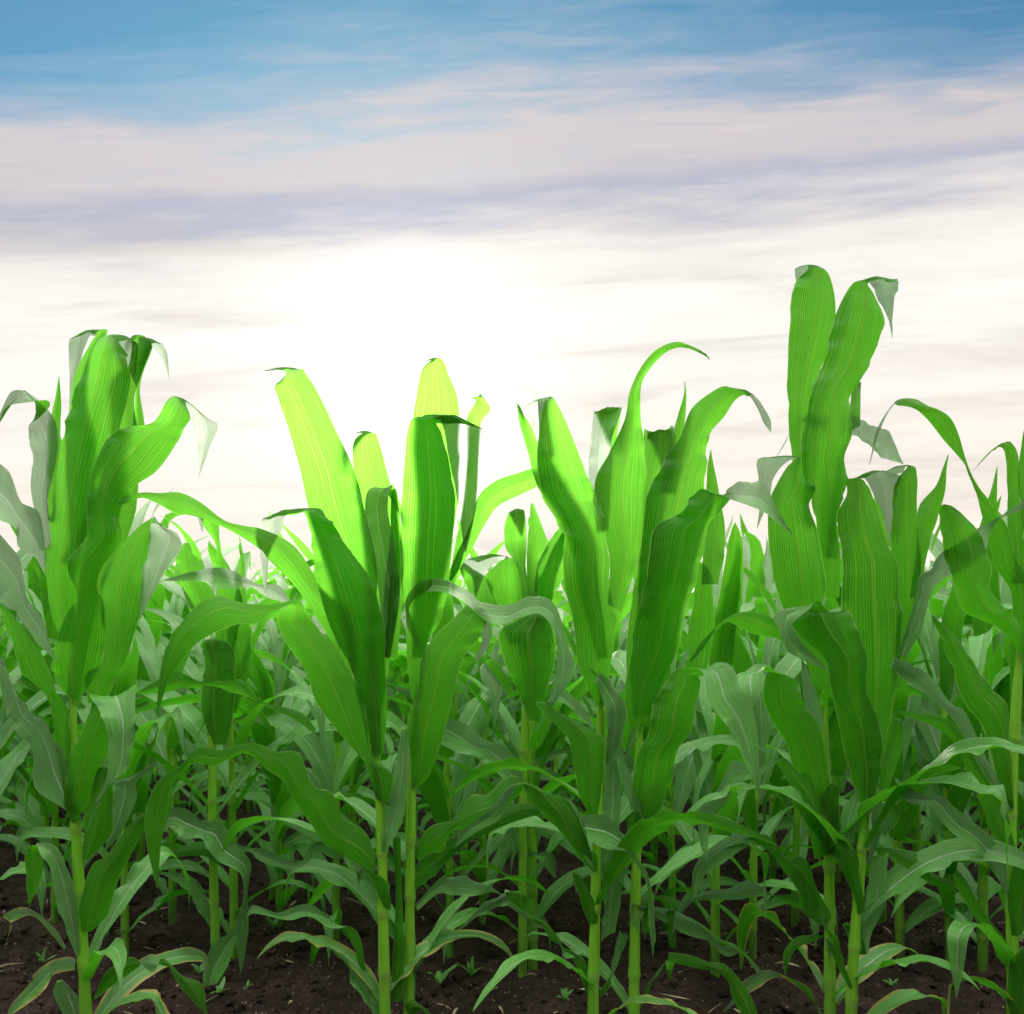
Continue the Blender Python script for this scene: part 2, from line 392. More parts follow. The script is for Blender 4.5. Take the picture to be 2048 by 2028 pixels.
P1.leaf(5, .0, [(500, 1800, 490, 1840), (560, 1690, 600, 1760), (690, 1615, 710, 1680), (800, 1690, 760, 1640), (855, 1620, 880, 1665), (960, 1710, 900, 1690), (1060, 1760, 960, 1790), (1085, 1890, 1060, 1895)], ruffle=.003)
P1.leaf(5, -.03, [(245, 250, 340, 300), (130, 150, 280, 200), (60, 0, 210, 20), (20, -110, 150, -90), (0, -200, 90, -150), (-30, -260, 0, -250)])

P2 = FrontPlant(2.0, (772, 0), "tall corn plant in front of the sun, longest leaves arching to its left")
P2.stalk([(770, 2028), (766, 1820), (762, 1642), (751, 1490), (748, 1420)], .0119, .0075, (.14, .31, .47, .62, .78))
P2.leaf(2, -.03, [(640, 1700, 820, 1700), (560, 1400, 830, 1400), (465, 1130, 770, 1130), (400, 850, 700, 870), (340, 640, 605, 660), (290, 480, 520, 480), (262, 405, 445, 350), (330, 335, 410, 316), (205, 330, 320, 335), (205, 420, 252, 400), (182, 555, 186, 557)], 7, .06)
P2.leaf(2, -.075, [(805, 2420, 865, 2420), (760, 2180, 885, 2160), (690, 1980, 872, 1900), (560, 1720, 862, 1720), (500, 1500, 790, 1480), (470, 1300, 690, 1330), (460, 1190, 620, 1230), (420, 1095, 580, 1140), (375, 1112, 500, 1080), (200, 1140, 350, 1110), (193, 1300, 315, 1200), (205, 1430, 248, 1340), (220, 1552, 224, 1552)], 8, .05)
P2.leaf(2, .03, [(780, 1500, 960, 1500), (735, 1100, 945, 1130), (700, 850, 882, 870), (703, 720, 845, 730), (750, 668, 815, 668), (660, 690, 760, 690), (640, 800, 700, 780), (655, 900, 660, 900)], 5, .05)
P2.leaf(2, .01, [(900, 1900, 865, 1900), (955, 1560, 845, 1560), (930, 1300, 800, 1350), (892, 1100, 770, 1150), (905, 975, 780, 1000), (925, 970, 860, 980), (965, 1080, 915, 1050)], 5, .03)
P2.leaf(2, .015, [(860, 1900, 940, 1900), (870, 1500, 975, 1480), (900, 1250, 965, 1250), (905, 1050, 945, 1060), (915, 980, 935, 975)])
P2.leaf(2, -.055, [(700, 2000, 730, 1960), (540, 1750, 690, 1650), (400, 1530, 520, 1490), (245, 1370, 380, 1290), (185, 1300, 200, 1195), (0, 1190, 10, 1155), (-170, 1125, -140, 1045), (-280, 1105, -250, 995), (-380, 1050, -350, 998), (-460, 1025, -440, 996), (-540, 1055, -520, 1010), (-582, 1065, -578, 1062)], ruffle=.003, label="very long leaf arching far to the left")
P2.leaf(2, -.045, [(823, 2670, 917, 2711), (761, 2482, 912, 2545), (657, 2357, 803, 2440), (500, 2150, 760, 2150), (440, 1980, 680, 1980), (330, 1810, 600, 1850), (285, 1690, 470, 1690), (350, 1620, 405, 1592), (250, 1660, 270, 1608), (170, 1710, 100, 1600), (40, 1720, -60, 1555), (-130, 1800, -200, 1650), (-230, 1900, -310, 1800), (-290, 1990, -350, 1940), (-330, 2080, -368, 2080), (-384, 2254, -381, 2254)], 7, -.05, ruffle=.003, label="arching leaf with its pale upper side curling to the left")
P2.leaf(5, -.05, [(1960, 1180, 1975, 1080), (1870, 1130, 1910, 950), (1700, 1020, 1795, 880), (1600, 880, 1745, 760), (1530, 770, 1645, 720), (1470, 680, 1560, 550), (1390, 625, 1450, 535), (1290, 548, 1330, 490), (1140, 605, 1160, 528), (1025, 600, 1040, 515), (935, 665, 950, 605), (905, 725, 830, 690), (895, 850, 768, 830), (850, 990, 763, 985), (828, 1250, 824, 1255)], 8, -.04, ruffle=.004)
P2.leaf(6, -.02, [(720, 1055, 690, 1062), (800, 900, 705, 900), (828, 750, 740, 750), (838, 560, 770, 580), (832, 400, 795, 420)])
P2.leaf(6, -.03, [(700, 1350, 740, 1370), (640, 1230, 735, 1300), (600, 1165, 690, 1200), (560, 1130, 600, 1140)])
P2.leaf(6, .03, [(690, 1830, 670, 1860), (590, 1700, 640, 1830), (540, 1560, 600, 1640), (440, 1440, 550, 1480), (330, 1340, 420, 1460), (230, 1350, 310, 1400), (140, 1380, 200, 1420), (20, 1340, 30, 1385), (-20, 1400, -22, 1405)], ruffle=.003)
P2.leaf(6, .03, [(700, 1250, 690, 1280), (600, 1080, 560, 1130), (470, 1010, 440, 1090), (340, 1010, 350, 1060), (270, 1110, 290, 1130), (200, 1120, 200, 1150), (80, 1070, 60, 1110), (0, 1040, -5, 1050)])
P2.leaf(6, .02, [(740, 1840, 800, 1850), (748, 1600, 810, 1600), (765, 1300, 800, 1300), (750, 1000, 790, 1000)])

P3 = FrontPlant(2.04, (818, 0), "tall corn plant standing close against its left neighbour, leaf arching right across the gap")
P3.stalk([(818, 2028), (820, 1800), (823, 1585), (831, 1414), (834, 1360)], .0116, .0075, (.13, .29, .46, .60, .74))
P3.leaf(2, -.05, [(1018, 2130, 1065, 2110), (995, 1900, 1100, 1850), (990, 1680, 1185, 1680), (965, 1500, 1225, 1500), (960, 1250, 1250, 1250), (972, 1000, 1264, 1040), (985, 830, 1232, 850), (1003, 640, 1190, 680), (1050, 580, 1175, 610), (1170, 590, 1430, 650), (1230, 850, 1412, 860), (1270, 1060, 1372, 1080), (1308, 1315, 1318, 1318)], 9, .07)
P3.leaf(2, .03, [(1050, 1100, 1270, 1100), (1030, 750, 1287, 690), (1045, 480, 1280, 490), (1080, 330, 1225, 350), (1125, 270, 1180, 262), (1060, 300, 1110, 290), (1050, 360, 1056, 362)], 5, .04)
P3.leaf(2, .03, [(1210, 1470, 1240, 1480), (1265, 1335, 1345, 1312), (1345, 1160, 1410, 1190), (1385, 1020, 1490, 1075), (1480, 935, 1600, 1015), (1600, 892, 1700, 970), (1700, 865, 1740, 920), (1790, 900, 1800, 930)])
P3.leaf(2, .05, [(1215, 1520, 1250, 1520), (1255, 1300, 1310, 1300), (1300, 1050, 1370, 1050), (1320, 800, 1385, 800), (1320, 600, 1400, 620), (1370, 500, 1450, 540), (1340, 485, 1400, 465), (1420, 490, 1460, 490), (1518, 622, 1522, 618)], 6, -.03)
P3.leaf(6, -.055, [(850, 720, 885, 720), (845, 600, 945, 650), (825, 380, 1025, 420), (880, 225, 1055, 290), (895, 60, 1115, 60), (960, -60, 1200, -60), (1070, -171, 1253, -162), (1147, -250, 1260, -190), (1210, -205, 1262, -150), (1220, -60, 1255, -20), (1180, 60, 1190, 62)], 7, .05)
P3.leaf(2, -.06, [(1080, 1850, 1050, 1840), (1030, 1700, 990, 1700), (1010, 1620, 985, 1590), (1080, 1550, 1055, 1490), (1200, 1545, 1190, 1475), (1320, 1610, 1330, 1540), (1420, 1700, 1400, 1600), (1520, 1722, 1560, 1615), (1620, 1685, 1670, 1568), (1720, 1665, 1760, 1580), (1790, 1740, 1815, 1640), (1815, 1860, 1880, 1850), (1795, 2050, 1905, 1960), (1782, 2110, 1862, 2060), (1740, 2220, 1765, 2190), (1695, 2300, 1705, 2302)], 10, -.03, ruffle=.003, label="leaf arching to the right, its white upper side drooping to a point")
P3.leaf(6, -.04, [(870, 1080, 885, 1110), (890, 1000, 945, 1070), (955, 925, 1010, 1060), (1080, 888, 1065, 950), (1160, 770, 1200, 942), (1250, 758, 1300, 880), (1330, 680, 1345, 830), (1405, 668, 1430, 742), (1470, 765, 1445, 700), (1600, 830, 1590, 760), (1680, 960, 1700, 800), (1770, 1100, 1750, 920), (1816, 1166, 1818, 1160)], 8, -.03, ruffle=.004, label="dark leaf with a pale upper side twisting over to the right")
P3.leaf(6, .0, [(855, 1170, 880, 1200), (920, 1070, 1010, 1110), (1080, 980, 1130, 1020), (1240, 930, 1250, 960), (1340, 830, 1400, 900), (1480, 800, 1530, 860), (1600, 840, 1605, 860)])
P3.leaf(6, -.01, [(880, 1370, 865, 1340), (990, 1280, 960, 1240), (1090, 1285, 1060, 1180), (1200, 1280, 1160, 1200), (1300, 1275, 1280, 1250), (1350, 1330, 1380, 1330), (1440, 1400, 1450, 1370), (1530, 1425, 1540, 1420)])
P3.leaf(6, .0, [(860, 1250, 830, 1340), (920, 1150, 860, 1290), (1010, 1100, 960, 1200), (1100, 1000, 1060, 1090), (1150, 960, 1140, 990)])
P3.leaf(6, -.02, [(830, 1913, 850, 1960), (810, 1860, 880, 1900), (870, 1840, 920, 1910), (960, 1920, 960, 1960)])

P4 = FrontPlant(1.99, (1188, 0), "tall corn plant right of the centre, erect leaf pair notched at its top")
P4.stalk([(1186, 2028), (1190, 1850), (1193, 1718), (1198, 1560), (1201, 1414), (1201, 1340)], .0119, .0075, (.12, .28, .44, .60, .75))
P4.leaf(3, -.05, [(665, 2160, 720, 2160), (570, 1950, 745, 1930), (540, 1700, 780, 1720), (500, 1540, 760, 1610), (488, 1400, 740, 1480), (495, 1250, 742, 1350), (440, 1130, 705, 1120), (370, 1000, 642, 950), (345, 800, 582, 800), (360, 620, 505, 620), (380, 500, 445, 500), (402, 474, 425, 480), (262, 540, 390, 490), (305, 620, 366, 610), (345, 742, 350, 742)], 11, .06)
P4.leaf(3, .0, [(480, 1200, 620, 1200), (345, 970, 480, 950), (295, 800, 400, 800), (262, 680, 350, 740), (238, 580, 310, 640), (228, 505, 258, 560)])
P4.leaf(3, .03, [(420, 800, 350, 800), (388, 580, 345, 580), (385, 470, 330, 480), (345, 412, 270, 430), (292, 372, 225, 418), (200, 385, 180, 415), (138, 442, 140, 446)])
P4.leaf(3, -.015, [(800, 1650, 720, 1600), (895, 1350, 735, 1350), (940, 1000, 655, 970), (928, 760, 735, 780), (907, 560, 818, 600), (912, 400, 845, 450), (990, 280, 905, 315), (1075, 214, 985, 222), (1170, 208, 1085, 175), (1275, 260, 1180, 188), (1283, 264, 1280, 260)], label="centre leaf with a long thin arching tip", flip=True)
P4.leaf(3, .05, [(720, 1200, 640, 1200), (730, 900, 620, 900), (745, 720, 628, 750), (800, 545, 645, 572), (800, 538, 650, 562)])
P4.leaf(7, -.045, [(606, 868, 640, 870), (545, 760, 668, 740), (528, 620, 684, 560), (500, 480, 675, 460), (440, 400, 620, 412), (360, 320, 520, 360), (330, 270, 400, 290), (480, 300, 420, 180), (580, 380, 560, 300), (620, 400, 625, 395)], 7, .05)
P4.leaf(7, -.02, [(705, 602, 690, 602), (755, 540, 686, 520), (783, 380, 690, 400), (775, 280, 690, 250), (710, 190, 640, 150), (600, 90, 590, 95)])
P4.leaf(7, .01, [(690, 1170, 655, 1170), (745, 1000, 668, 1010), (768, 800, 678, 800), (765, 600, 690, 600), (740, 560, 700, 560)])
P4.leaf(7, -.06, [(600, 1000, 555, 868), (690, 1045, 690, 868), (795, 1062, 770, 970), (862, 1160, 835, 1070), (908, 1260, 905, 1180), (905, 1400, 935, 1310), (912, 1460, 945, 1505)], base=False, ruffle=.003)
P4.leaf(7, -.03, [(620, 1165, 645, 1160), (560, 1100, 640, 1080), (440, 960, 610, 1060), (370, 880, 560, 900), (270, 760, 470, 780), (240, 690, 370, 755), (150, 740, 240, 690), (60, 850, 130, 880), (-60, 940, 0, 960), (-110, 1040, -108, 1042)], 6, .03, ruffle=.004)
P4.leaf(7, -.02, [(600, 1440, 640, 1440), (560, 1340, 650, 1390), (530, 1220, 620, 1300), (510, 1160, 560, 1190)])
P4.leaf(7, .0, [(735, 1480, 660, 1530), (765, 1300, 668, 1400), (810, 1100, 690, 1200), (815, 1080, 740, 1100)])
P4.leaf(7, .0, [(655, 1790, 650, 1830), (720, 1700, 690, 1790), (770, 1600, 720, 1640), (800, 1500, 740, 1520), (780, 1490, 760, 1480)])
P4.leaf(7, .01, [(585, 1810, 610, 1840), (540, 1680, 600, 1700), (490, 1590, 560, 1610), (400, 1520, 480, 1590), (330, 1420, 430, 1490), (180, 1310, 310, 1420), (160, 1260, 300, 1300), (60, 1330, 150, 1330), (0, 1380, 10, 1400)])
P4.leaf(10, -.035, [(1390, 1840, 1380, 1850), (1475, 1700, 1385, 1700), (1535, 1480, 1395, 1500), (1520, 1350, 1380, 1400), (1400, 1180, 1330, 1260), (1325, 1130, 1300, 1200)], ruffle=.003)

P5 = FrontPlant(2.0, (1270, 0), "tall corn plant right of the centre, topmost leaf arching right with a thin pale tip")
P5.stalk([(1268, 2028), (1270, 1850), (1273, 1700), (1276, 1580), (1279, 1471), (1283, 1400)], .0116, .0075, (.12, .30, .46, .62, .76))
P5.leaf(3, .0, [(850, 2200, 945, 2200), (830, 1950, 1060, 1950), (850, 1650, 1100, 1650), (905, 1350, 1170, 1350), (938, 1050, 1255, 1050), (1040, 830, 1272, 850), (1120, 700, 1285, 690), (1190, 540, 1370, 580), (1310, 440, 1430, 490), (1400, 418, 1495, 462), (1500, 470, 1540, 478), (1575, 610, 1608, 590), (1615, 668, 1619, 670)], 10, .05)
P5.leaf(3, -.06, [(842, 2278, 948, 2278), (820, 2080, 1010, 2080), (865, 1850, 1120, 1850), (890, 1680, 1152, 1680), (940, 1500, 1205, 1510), (963, 1330, 1252, 1360), (990, 1200, 1285, 1190), (1110, 1132, 1330, 1130), (1190, 1030, 1405, 1038), (1250, 985, 1400, 1020), (1395, 1035, 1375, 985), (1500, 1078, 1470, 940), (1590, 1120, 1570, 960), (1660, 1180, 1640, 1080), (1733, 1230, 1737, 1228)], 10, -.02)
P5.leaf(3, .04, [(1240, 1500, 1330, 1500), (1250, 1200, 1372, 1250), (1265, 960, 1332, 980), (1272, 850, 1305, 850), (1287, 765, 1291, 765)])
P5.leaf(3, .055, [(900, 1000, 1020, 1000), (925, 800, 1080, 800), (930, 685, 1085, 660), (935, 675, 1080, 655)])
P5.leaf(3, .05, [(1000, 1000, 1080, 1000), (1050, 800, 1110, 800), (1100, 600, 1145, 620), (1140, 470, 1155, 480), (1145, 390, 1149, 390)])
P5.leaf(7, -.05, [(795, 1000, 890, 1000), (818, 850, 955, 880), (830, 700, 1038, 690), (858, 550, 1065, 540), (915, 450, 1132, 440), (940, 290, 1167, 280), (1000, 180, 1190, 180), (1060, 112, 1185, 125), (1190, 118, 1330, 88), (1230, 280, 1400, 210), (1320, 400, 1458, 320), (1400, 560, 1487, 500), (1468, 700, 1494, 660), (1492, 772, 1495, 773)], 8, -.05, label="leaf folded at its top, broad pale tip hanging to the right")
P5.leaf(3, .03, [(1180, 2000, 1260, 2000), (1160, 1800, 1300, 1800), (1190, 1620, 1305, 1600), (1210, 1440, 1280, 1440), (1225, 1380, 1240, 1380)])
P5.leaf(7, -.02, [(890, 780, 840, 720), (900, 900, 880, 1000), (830, 700, 760, 640), (790, 560, 758, 500), (760, 480, 755, 475)])
P5.leaf(7, -.01, [(860, 1480, 820, 1440), (880, 1390, 820, 1330), (960, 1400, 880, 1340), (1100, 1480, 1000, 1345), (1240, 1520, 1120, 1390), (1330, 1600, 1230, 1460), (1420, 1580, 1300, 1540), (1480, 1680, 1390, 1570), (1510, 1700, 1512, 1690)], ruffle=.003)
P5.leaf(7, .0, [(870, 1850, 850, 1900), (920, 1740, 880, 1860), (1000, 1650, 940, 1730), (1050, 1620, 1000, 1640)])
P5.leaf(7, -.02, [(875, 1480, 915, 1490), (905, 1330, 935, 1330), (985, 1290, 985, 1330), (1080, 1330, 1010, 1400), (1050, 1360, 1000, 1480), (1030, 1530, 1028, 1535)], ruffle=.002)
P5.leaf(7, -.03, [(1020, 1590, 1010, 1640), (1130, 1605, 1150, 1670), (1230, 1640, 1280, 1700), (1330, 1660, 1330, 1740), (1440, 1800, 1360, 1830), (1500, 1940, 1410, 1930), (1500, 2000, 1490, 2010)], ruffle=.004)

P6 = FrontPlant(2.02, (1660, 0), "tallest corn plant, two erect leaf blades towering above all others")
P6.stalk([(1660, 2028), (1659, 1860), (1658, 1718), (1655, 1623), (1651, 1490), (1653, 1390)], .0119, .0075, (.12, .27, .42, .56, .70))
P6.leaf(4, .03, [(650, 1500, 740, 1500), (645, 1120, 740, 1120), (630, 930, 745, 900), (625, 700, 790, 720), (638, 430, 872, 480), (655, 240, 893, 330), (672, 170, 872, 180), (735, 97, 825, 98), (662, 90, 740, 100), (665, 165, 700, 160), (668, 172, 672, 172)], 8, .04, tilt=.1, label="tallest leaf of the field, erect and rounded at its top")
P6.leaf(4, -.02, [(815, 1900, 905, 1900), (812, 1700, 915, 1680), (790, 1550, 890, 1480), (748, 1320, 950, 1290), (708, 1180, 942, 1130), (705, 1050, 985, 1000), (735, 900, 970, 850), (758, 770, 985, 770), (830, 610, 1085, 610), (868, 440, 1140, 460), (908, 310, 1165, 375), (962, 205, 1110, 250), (1005, 166, 1065, 175), (1062, 172, 1218, 155), (1110, 265, 1205, 240), (1168, 375, 1192, 380)], 13, .05, tilt=.1, label="tall erect leaf with its tip bent back")
P6.leaf(4, -.05, [(810, 2400, 860, 2400), (745, 2300, 850, 2280), (690, 2150, 830, 2150), (610, 1980, 820, 1950), (555, 1820, 840, 1850), (528, 1660, 818, 1680), (520, 1500, 790, 1530), (525, 1370, 748, 1400), (575, 1260, 775, 1300), (625, 1180, 712, 1240), (670, 1130, 695, 1140), (470, 1135, 610, 1160), (458, 1240, 540, 1250), (465, 1400, 520, 1360), (453, 1520, 456, 1522)], 11, .06)
P6.leaf(4, .06, [(960, 1000, 1018, 960), (965, 850, 1022, 840), (975, 740, 1020, 720)])
P6.leaf(4, .05, [(880, 1050, 900, 900), (1000, 1020, 985, 925), (1090, 1110, 1080, 960), (1170, 1150, 1180, 1020), (1250, 1172, 1254, 1165)])
P6.leaf(4, .05, [(780, 1000, 800, 940), (700, 930, 735, 890), (640, 990, 650, 960), (600, 1060, 612, 1050), (552, 1140, 556, 1138)])
P6.leaf(7, -.045, [(1790, 1100, 1885, 1060), (1740, 890, 1880, 830), (1680, 660, 1852, 600), (1635, 500, 1818, 430), (1560, 380, 1760, 330), (1512, 260, 1718, 260), (1520, 150, 1692, 165), (1535, 88, 1605, 132), (1378, 135, 1530, 95), (1388, 215, 1510, 200), (1450, 300, 1462, 300)], 8, -.05)
P6.leaf(9, .0, [(1150, 640, 1130, 470), (1000, 500, 1000, 370), (800, 455, 850, 285), (660, 385, 680, 290), (560, 375, 555, 355), (380, 590, 440, 470), (258, 718, 262, 715)], ruffle=.003)
P6.leaf(7, -.04, [(1905, 1100, 1920, 1050), (1820, 1000, 1910, 850), (1740, 905, 1850, 800), (1680, 800, 1780, 668), (1640, 680, 1700, 640), (1575, 592, 1620, 568), (1480, 620, 1500, 660), (1385, 585, 1420, 680), (1335, 600, 1365, 700), (1260, 745, 1320, 800), (1175, 825, 1240, 890), (1178, 1000, 1225, 1000), (1221, 1122, 1225, 1122)], 6, -.03, ruffle=.004, label="leaf arching to the left, pale upper side drooping to a point")
P6.leaf(7, -.02, [(1840, 1440, 1880, 1400), (1760, 1380, 1805, 1260), (1700, 1260, 1740, 1090), (1560, 1070, 1640, 1090), (1480, 1020, 1530, 970), (1370, 962, 1420, 1035), (1230, 1040, 1290, 1120), (1145, 1150, 1215, 1170), (1140, 1312, 1150, 1310)], 5, -.03, ruffle=.004)
P6.leaf(7, .02, [(1850, 1420, 1860, 1340), (1700, 1360, 1740, 1280), (1580, 1300, 1600, 1290), (1440, 1210, 1480, 1290), (1330, 1250, 1380, 1310), (1200, 1270, 1220, 1310), (1080, 1340, 1110, 1350), (1025, 1510, 1030, 1515)], ruffle=.003)
P6.leaf(8, -.035, [(850, 1060, 940, 1080), (830, 820, 945, 830), (900, 700, 935, 720)])
P6.leaf(8, .0, [(870, 1500, 900, 1500), (830, 1520, 830, 1500), (720, 1570, 720, 1510), (680, 1640, 650, 1590), (660, 1710, 655, 1712)], ruffle=.002)
P6.leaf(8, -.02, [(960, 1620, 975, 1640), (900, 1530, 950, 1590), (850, 1420, 930, 1520), (760, 1390, 835, 1405), (720, 1260, 840, 1320), (690, 1160, 720, 1150)])
P6.leaf(8, -.03, [(860, 1913, 870, 1940), (790, 1830, 830, 1900), (720, 1770, 780, 1770), (610, 1690, 640, 1720), (540, 1680, 560, 1740), (440, 1730, 480, 1790), (400, 1800, 430, 1820), (330, 1900, 340, 1905)], mat=LEAF_Y, ruffle=.003)

P7 = FrontPlant(1.97, (1704, 0), "tall corn plant leaning right against the tallest one, two rounded upper blades")
P7.stalk([(1702, 2028), (1708, 1900), (1716, 1795), (1724, 1700), (1731, 1616), (1738, 1540)], .0119, .0075, (.13, .30, .46, .62, .76))
P7.leaf(4, -.01, [(1035, 2990, 1090, 2990), (1015, 2700, 1160, 2700), (970, 2400, 1220, 2400), (930, 2150, 1260, 2150), (925, 1880, 1245, 1900), (932, 1720, 1232, 1720), (918, 1600, 1180, 1610), (896, 1440, 1125, 1430), (945, 1335, 1085, 1330), (948, 1262, 1050, 1270), (985, 1245, 1030, 1240), (1035, 1238, 1210, 1208), (1110, 1390, 1218, 1300), (1150, 1510, 1198, 1460), (1178, 1602, 1184, 1602)], 11, .06)
P7.leaf(4, .02, [(1180, 2400, 1260, 2400), (1190, 2100, 1310, 2100), (1200, 1850, 1345, 1800), (1188, 1640, 1352, 1650), (1198, 1420, 1335, 1400), (1222, 1260, 1335, 1240), (1275, 1182, 1312, 1182), (1160, 1200, 1260, 1190), (1170, 1240, 1190, 1240)], 7, .05)
P7.leaf(4, .04, [(1290, 1900, 1350, 1900), (1320, 1600, 1390, 1640), (1340, 1400, 1440, 1470), (1430, 1290, 1482, 1320), (1470, 1190, 1490, 1200), (1498, 1115, 1502, 1116)])
P7.leaf(9, -.07, [(1612, 1760, 1708, 1765), (1520, 1450, 1778, 1480), (1450, 1150, 1766, 1150), (1385, 850, 1665, 900), (1345, 650, 1672, 640), (1160, 480, 1590, 420), (1090, 370, 1530, 268), (1190, 250, 1400, 300), (1240, 235, 1285, 205), (960, 300, 1225, 262), (985, 420, 1088, 370), (1070, 595, 1150, 500), (1345, 724, 1354, 722)], 8, -.035, label="dark front leaf folded at its top, pale tip curling left")
P7.leaf(11, -.02, [(640, 1960, 560, 1960), (740, 1750, 585, 1850), (790, 1560, 680, 1560), (850, 1420, 725, 1350), (960, 1320, 800, 1300), (1090, 1210, 850, 1200), (1220, 1140, 1010, 1080), (1260, 1040, 1170, 980), (1345, 910, 1330, 900), (1520, 840, 1480, 800), (1700, 700, 1690, 690)], ruffle=.003, label="pale grey leaf with a white midrib reaching up to the right")
P7.leaf(8, .0, [(1095, 1590, 1058, 1602), (1112, 1480, 1060, 1420), (1185, 1330, 1095, 1220), (1192, 1150, 1108, 1100), (1202, 1075, 1130, 1080)], label="grey leaf with a white midrib beside the stalk")
P7.leaf(8, .03, [(985, 1060, 935, 1025), (1040, 900, 955, 850), (1055, 800, 1000, 780), (1050, 760, 1030, 750)])
P7.leaf(8, .02, [(1100, 1120, 1080, 1130), (1150, 1000, 1110, 1000), (1188, 830, 1112, 850), (1180, 800, 1120, 810)])
P7.leaf(8, .03, [(1150, 780, 1175, 790), (1160, 600, 1235, 640), (1190, 480, 1280, 500), (1230, 360, 1278, 380)])
P7.leaf(8, .04, [(1160, 950, 1180, 980), (1170, 850, 1250, 900), (1200, 800, 1262, 820), (1240, 860, 1255, 860)])
P7.leaf(8, .0, [(1130, 1040, 1140, 1080), (1200, 1040, 1220, 1085), (1340, 1060, 1300, 1150), (1405, 1095, 1380, 1200), (1440, 1170, 1430, 1235), (1510, 1205, 1500, 1240), (1560, 1235, 1562, 1240)], ruffle=.003)
P7.leaf(8, -.03, [(1040, 1390, 1080, 1370), (1020, 1300, 1075, 1310), (930, 1100, 1050, 1180), (930, 1020, 1045, 1100), (940, 970, 980, 980)])
P7.leaf(8, -.02, [(990, 1770, 1015, 1780), (950, 1700, 1000, 1740), (900, 1590, 970, 1660), (870, 1510, 920, 1540)])
P7.leaf(8, .0, [(1050, 1600, 1090, 1600), (1000, 1500, 1060, 1480), (960, 1440, 1000, 1440)])

P8 = FrontPlant(1.96, (2024, 0), "dark green corn plant cut by the right edge, long grey leaves drooping left")
P8.stalk([(2026, 2028), (2024, 1850), (2022, 1642), (2028, 1490), (2036, 1350), (2038, 1250)], .0122, .008, (.12, .28, .44, .60, .76))
P8.leaf(11, -.03, [(1560, 2050, 1600, 2050), (1480, 1900, 1560, 1850), (1330, 1740, 1450, 1620), (1060, 1600, 1400, 1590), (985, 1330, 1280, 1440), (930, 1150, 1300, 1270), (895, 900, 1170, 970), (885, 840, 1010, 830), (905, 800, 940, 800)], label="broad dark green leaf")
P8.leaf(8, -.04, [(1850, 850, 1862, 800), (1790, 700, 1850, 500), (1710, 420, 1835, 300), (1610, 280, 1745, 190), (1530, 60, 1640, 50), (1470, -80, 1570, -60), (1430, -180, 1450, -170)])
P8.leaf(8, -.05, [(1840, 1300, 1828, 1296), (1800, 1080, 1740, 1160), (1700, 950, 1650, 1040), (1590, 865, 1520, 950), (1480, 770, 1420, 825), (1370, 755, 1300, 800), (1235, 670, 1238, 690)], ruffle=.004, label="long grey green leaf drooping left")
P8.leaf(8, -.03, [(1862, 830, 1845, 850), (1710, 560, 1720, 690), (1605, 330, 1560, 400), (1530, 280, 1470, 290), (1440, 160, 1380, 215), (1370, 100, 1260, 140), (1240, 40, 1210, 90)], ruffle=.004)
P8.leaf(11, .0, [(1440, 1500, 1560, 1400), (1320, 1280, 1480, 1230), (1240, 1000, 1400, 960), (1150, 700, 1290, 850), (1090, 540, 1150, 620), (1060, 470, 1085, 450), (920, 310, 1030, 260), (800, 160, 960, 130), (680, 60, 820, 50), (560, 30, 700, -10), (525, 40, 560, 5), (410, 215, 435, 215), (345, 495, 350, 495)], 9, .05, ruffle=.002, label="leaf with a long arch over to the left")
P8.leaf(11, .03, [(1430, 1400, 1560, 1400), (1410, 1000, 1530, 1000), (1405, 700, 1500, 700), (1395, 480, 1488, 430), (1380, 390, 1440, 330), (1330, 355, 1390, 318), (1250, 430, 1270, 395), (1135, 550, 1138, 545)], 5, .02)
P8.leaf(11, .03, [(1530, 1000, 1620, 1000), (1500, 700, 1610, 700), (1495, 500, 1580, 500), (1520, 300, 1550, 280), (1545, 150, 1549, 150)])
P8.leaf(8, -.03, [(1850, 1500, 1900, 1500), (1830, 1330, 1950, 1400), (1845, 1170, 2000, 1200), (1900, 1050, 2050, 1060), (2000, 960, 2060, 980)])
P8.leaf(8, -.02, [(1880, 2000, 1910, 2000), (1830, 1850, 1960, 1850), (1850, 1650, 1980, 1700), (1900, 1560, 2000, 1560)])
P8.leaf(8, .0, [(1850, 1640, 1870, 1620), (1760, 1560, 1800, 1500), (1700, 1440, 1740, 1430), (1640, 1380, 1680, 1340), (1560, 1250, 1600, 1200), (1540, 1180, 1550, 1170)])
P8.leaf(8, -.01, [(1850, 1080, 1870, 1040), (1740, 960, 1830, 860), (1700, 820, 1760, 700), (1620, 640, 1660, 560), (1560, 500, 1590, 440), (1440, 400, 1480, 350), (1260, 340, 1290, 320)])

P2.leaf(12, .05, [(1800, 1990, 1830, 1960), (1600, 1850, 1690, 1800), (1400, 1760, 1500, 1735), (1220, 1665, 1300, 1690), (1000, 1600, 1120, 1500), (850, 1550, 960, 1495), (700, 1528, 720, 1496), (560, 1560, 580, 1435), (320, 1625, 460, 1410), (115, 1612, 130, 1590)], ruffle=.003)
G2 = "corn plants of the second row"
P9 = FrontPlant(2.55, (440, 0), "leafy corn plant of the second row in the wide gap left of the sun", G2)
P9.stalk([(432, 1900), (428, 1780), (425, 1650), (424, 1500), (426, 1380), (432, 1300)], .0116, .008, (.1, .25, .4, .55, .7))
P9.leaf(12, .04, [(760, 1000, 880, 1000), (680, 850, 860, 850), (590, 740, 830, 640), (520, 600, 780, 560), (458, 420, 742, 420), (480, 310, 690, 330), (545, 190, 610, 183), (570, 172, 590, 172)])
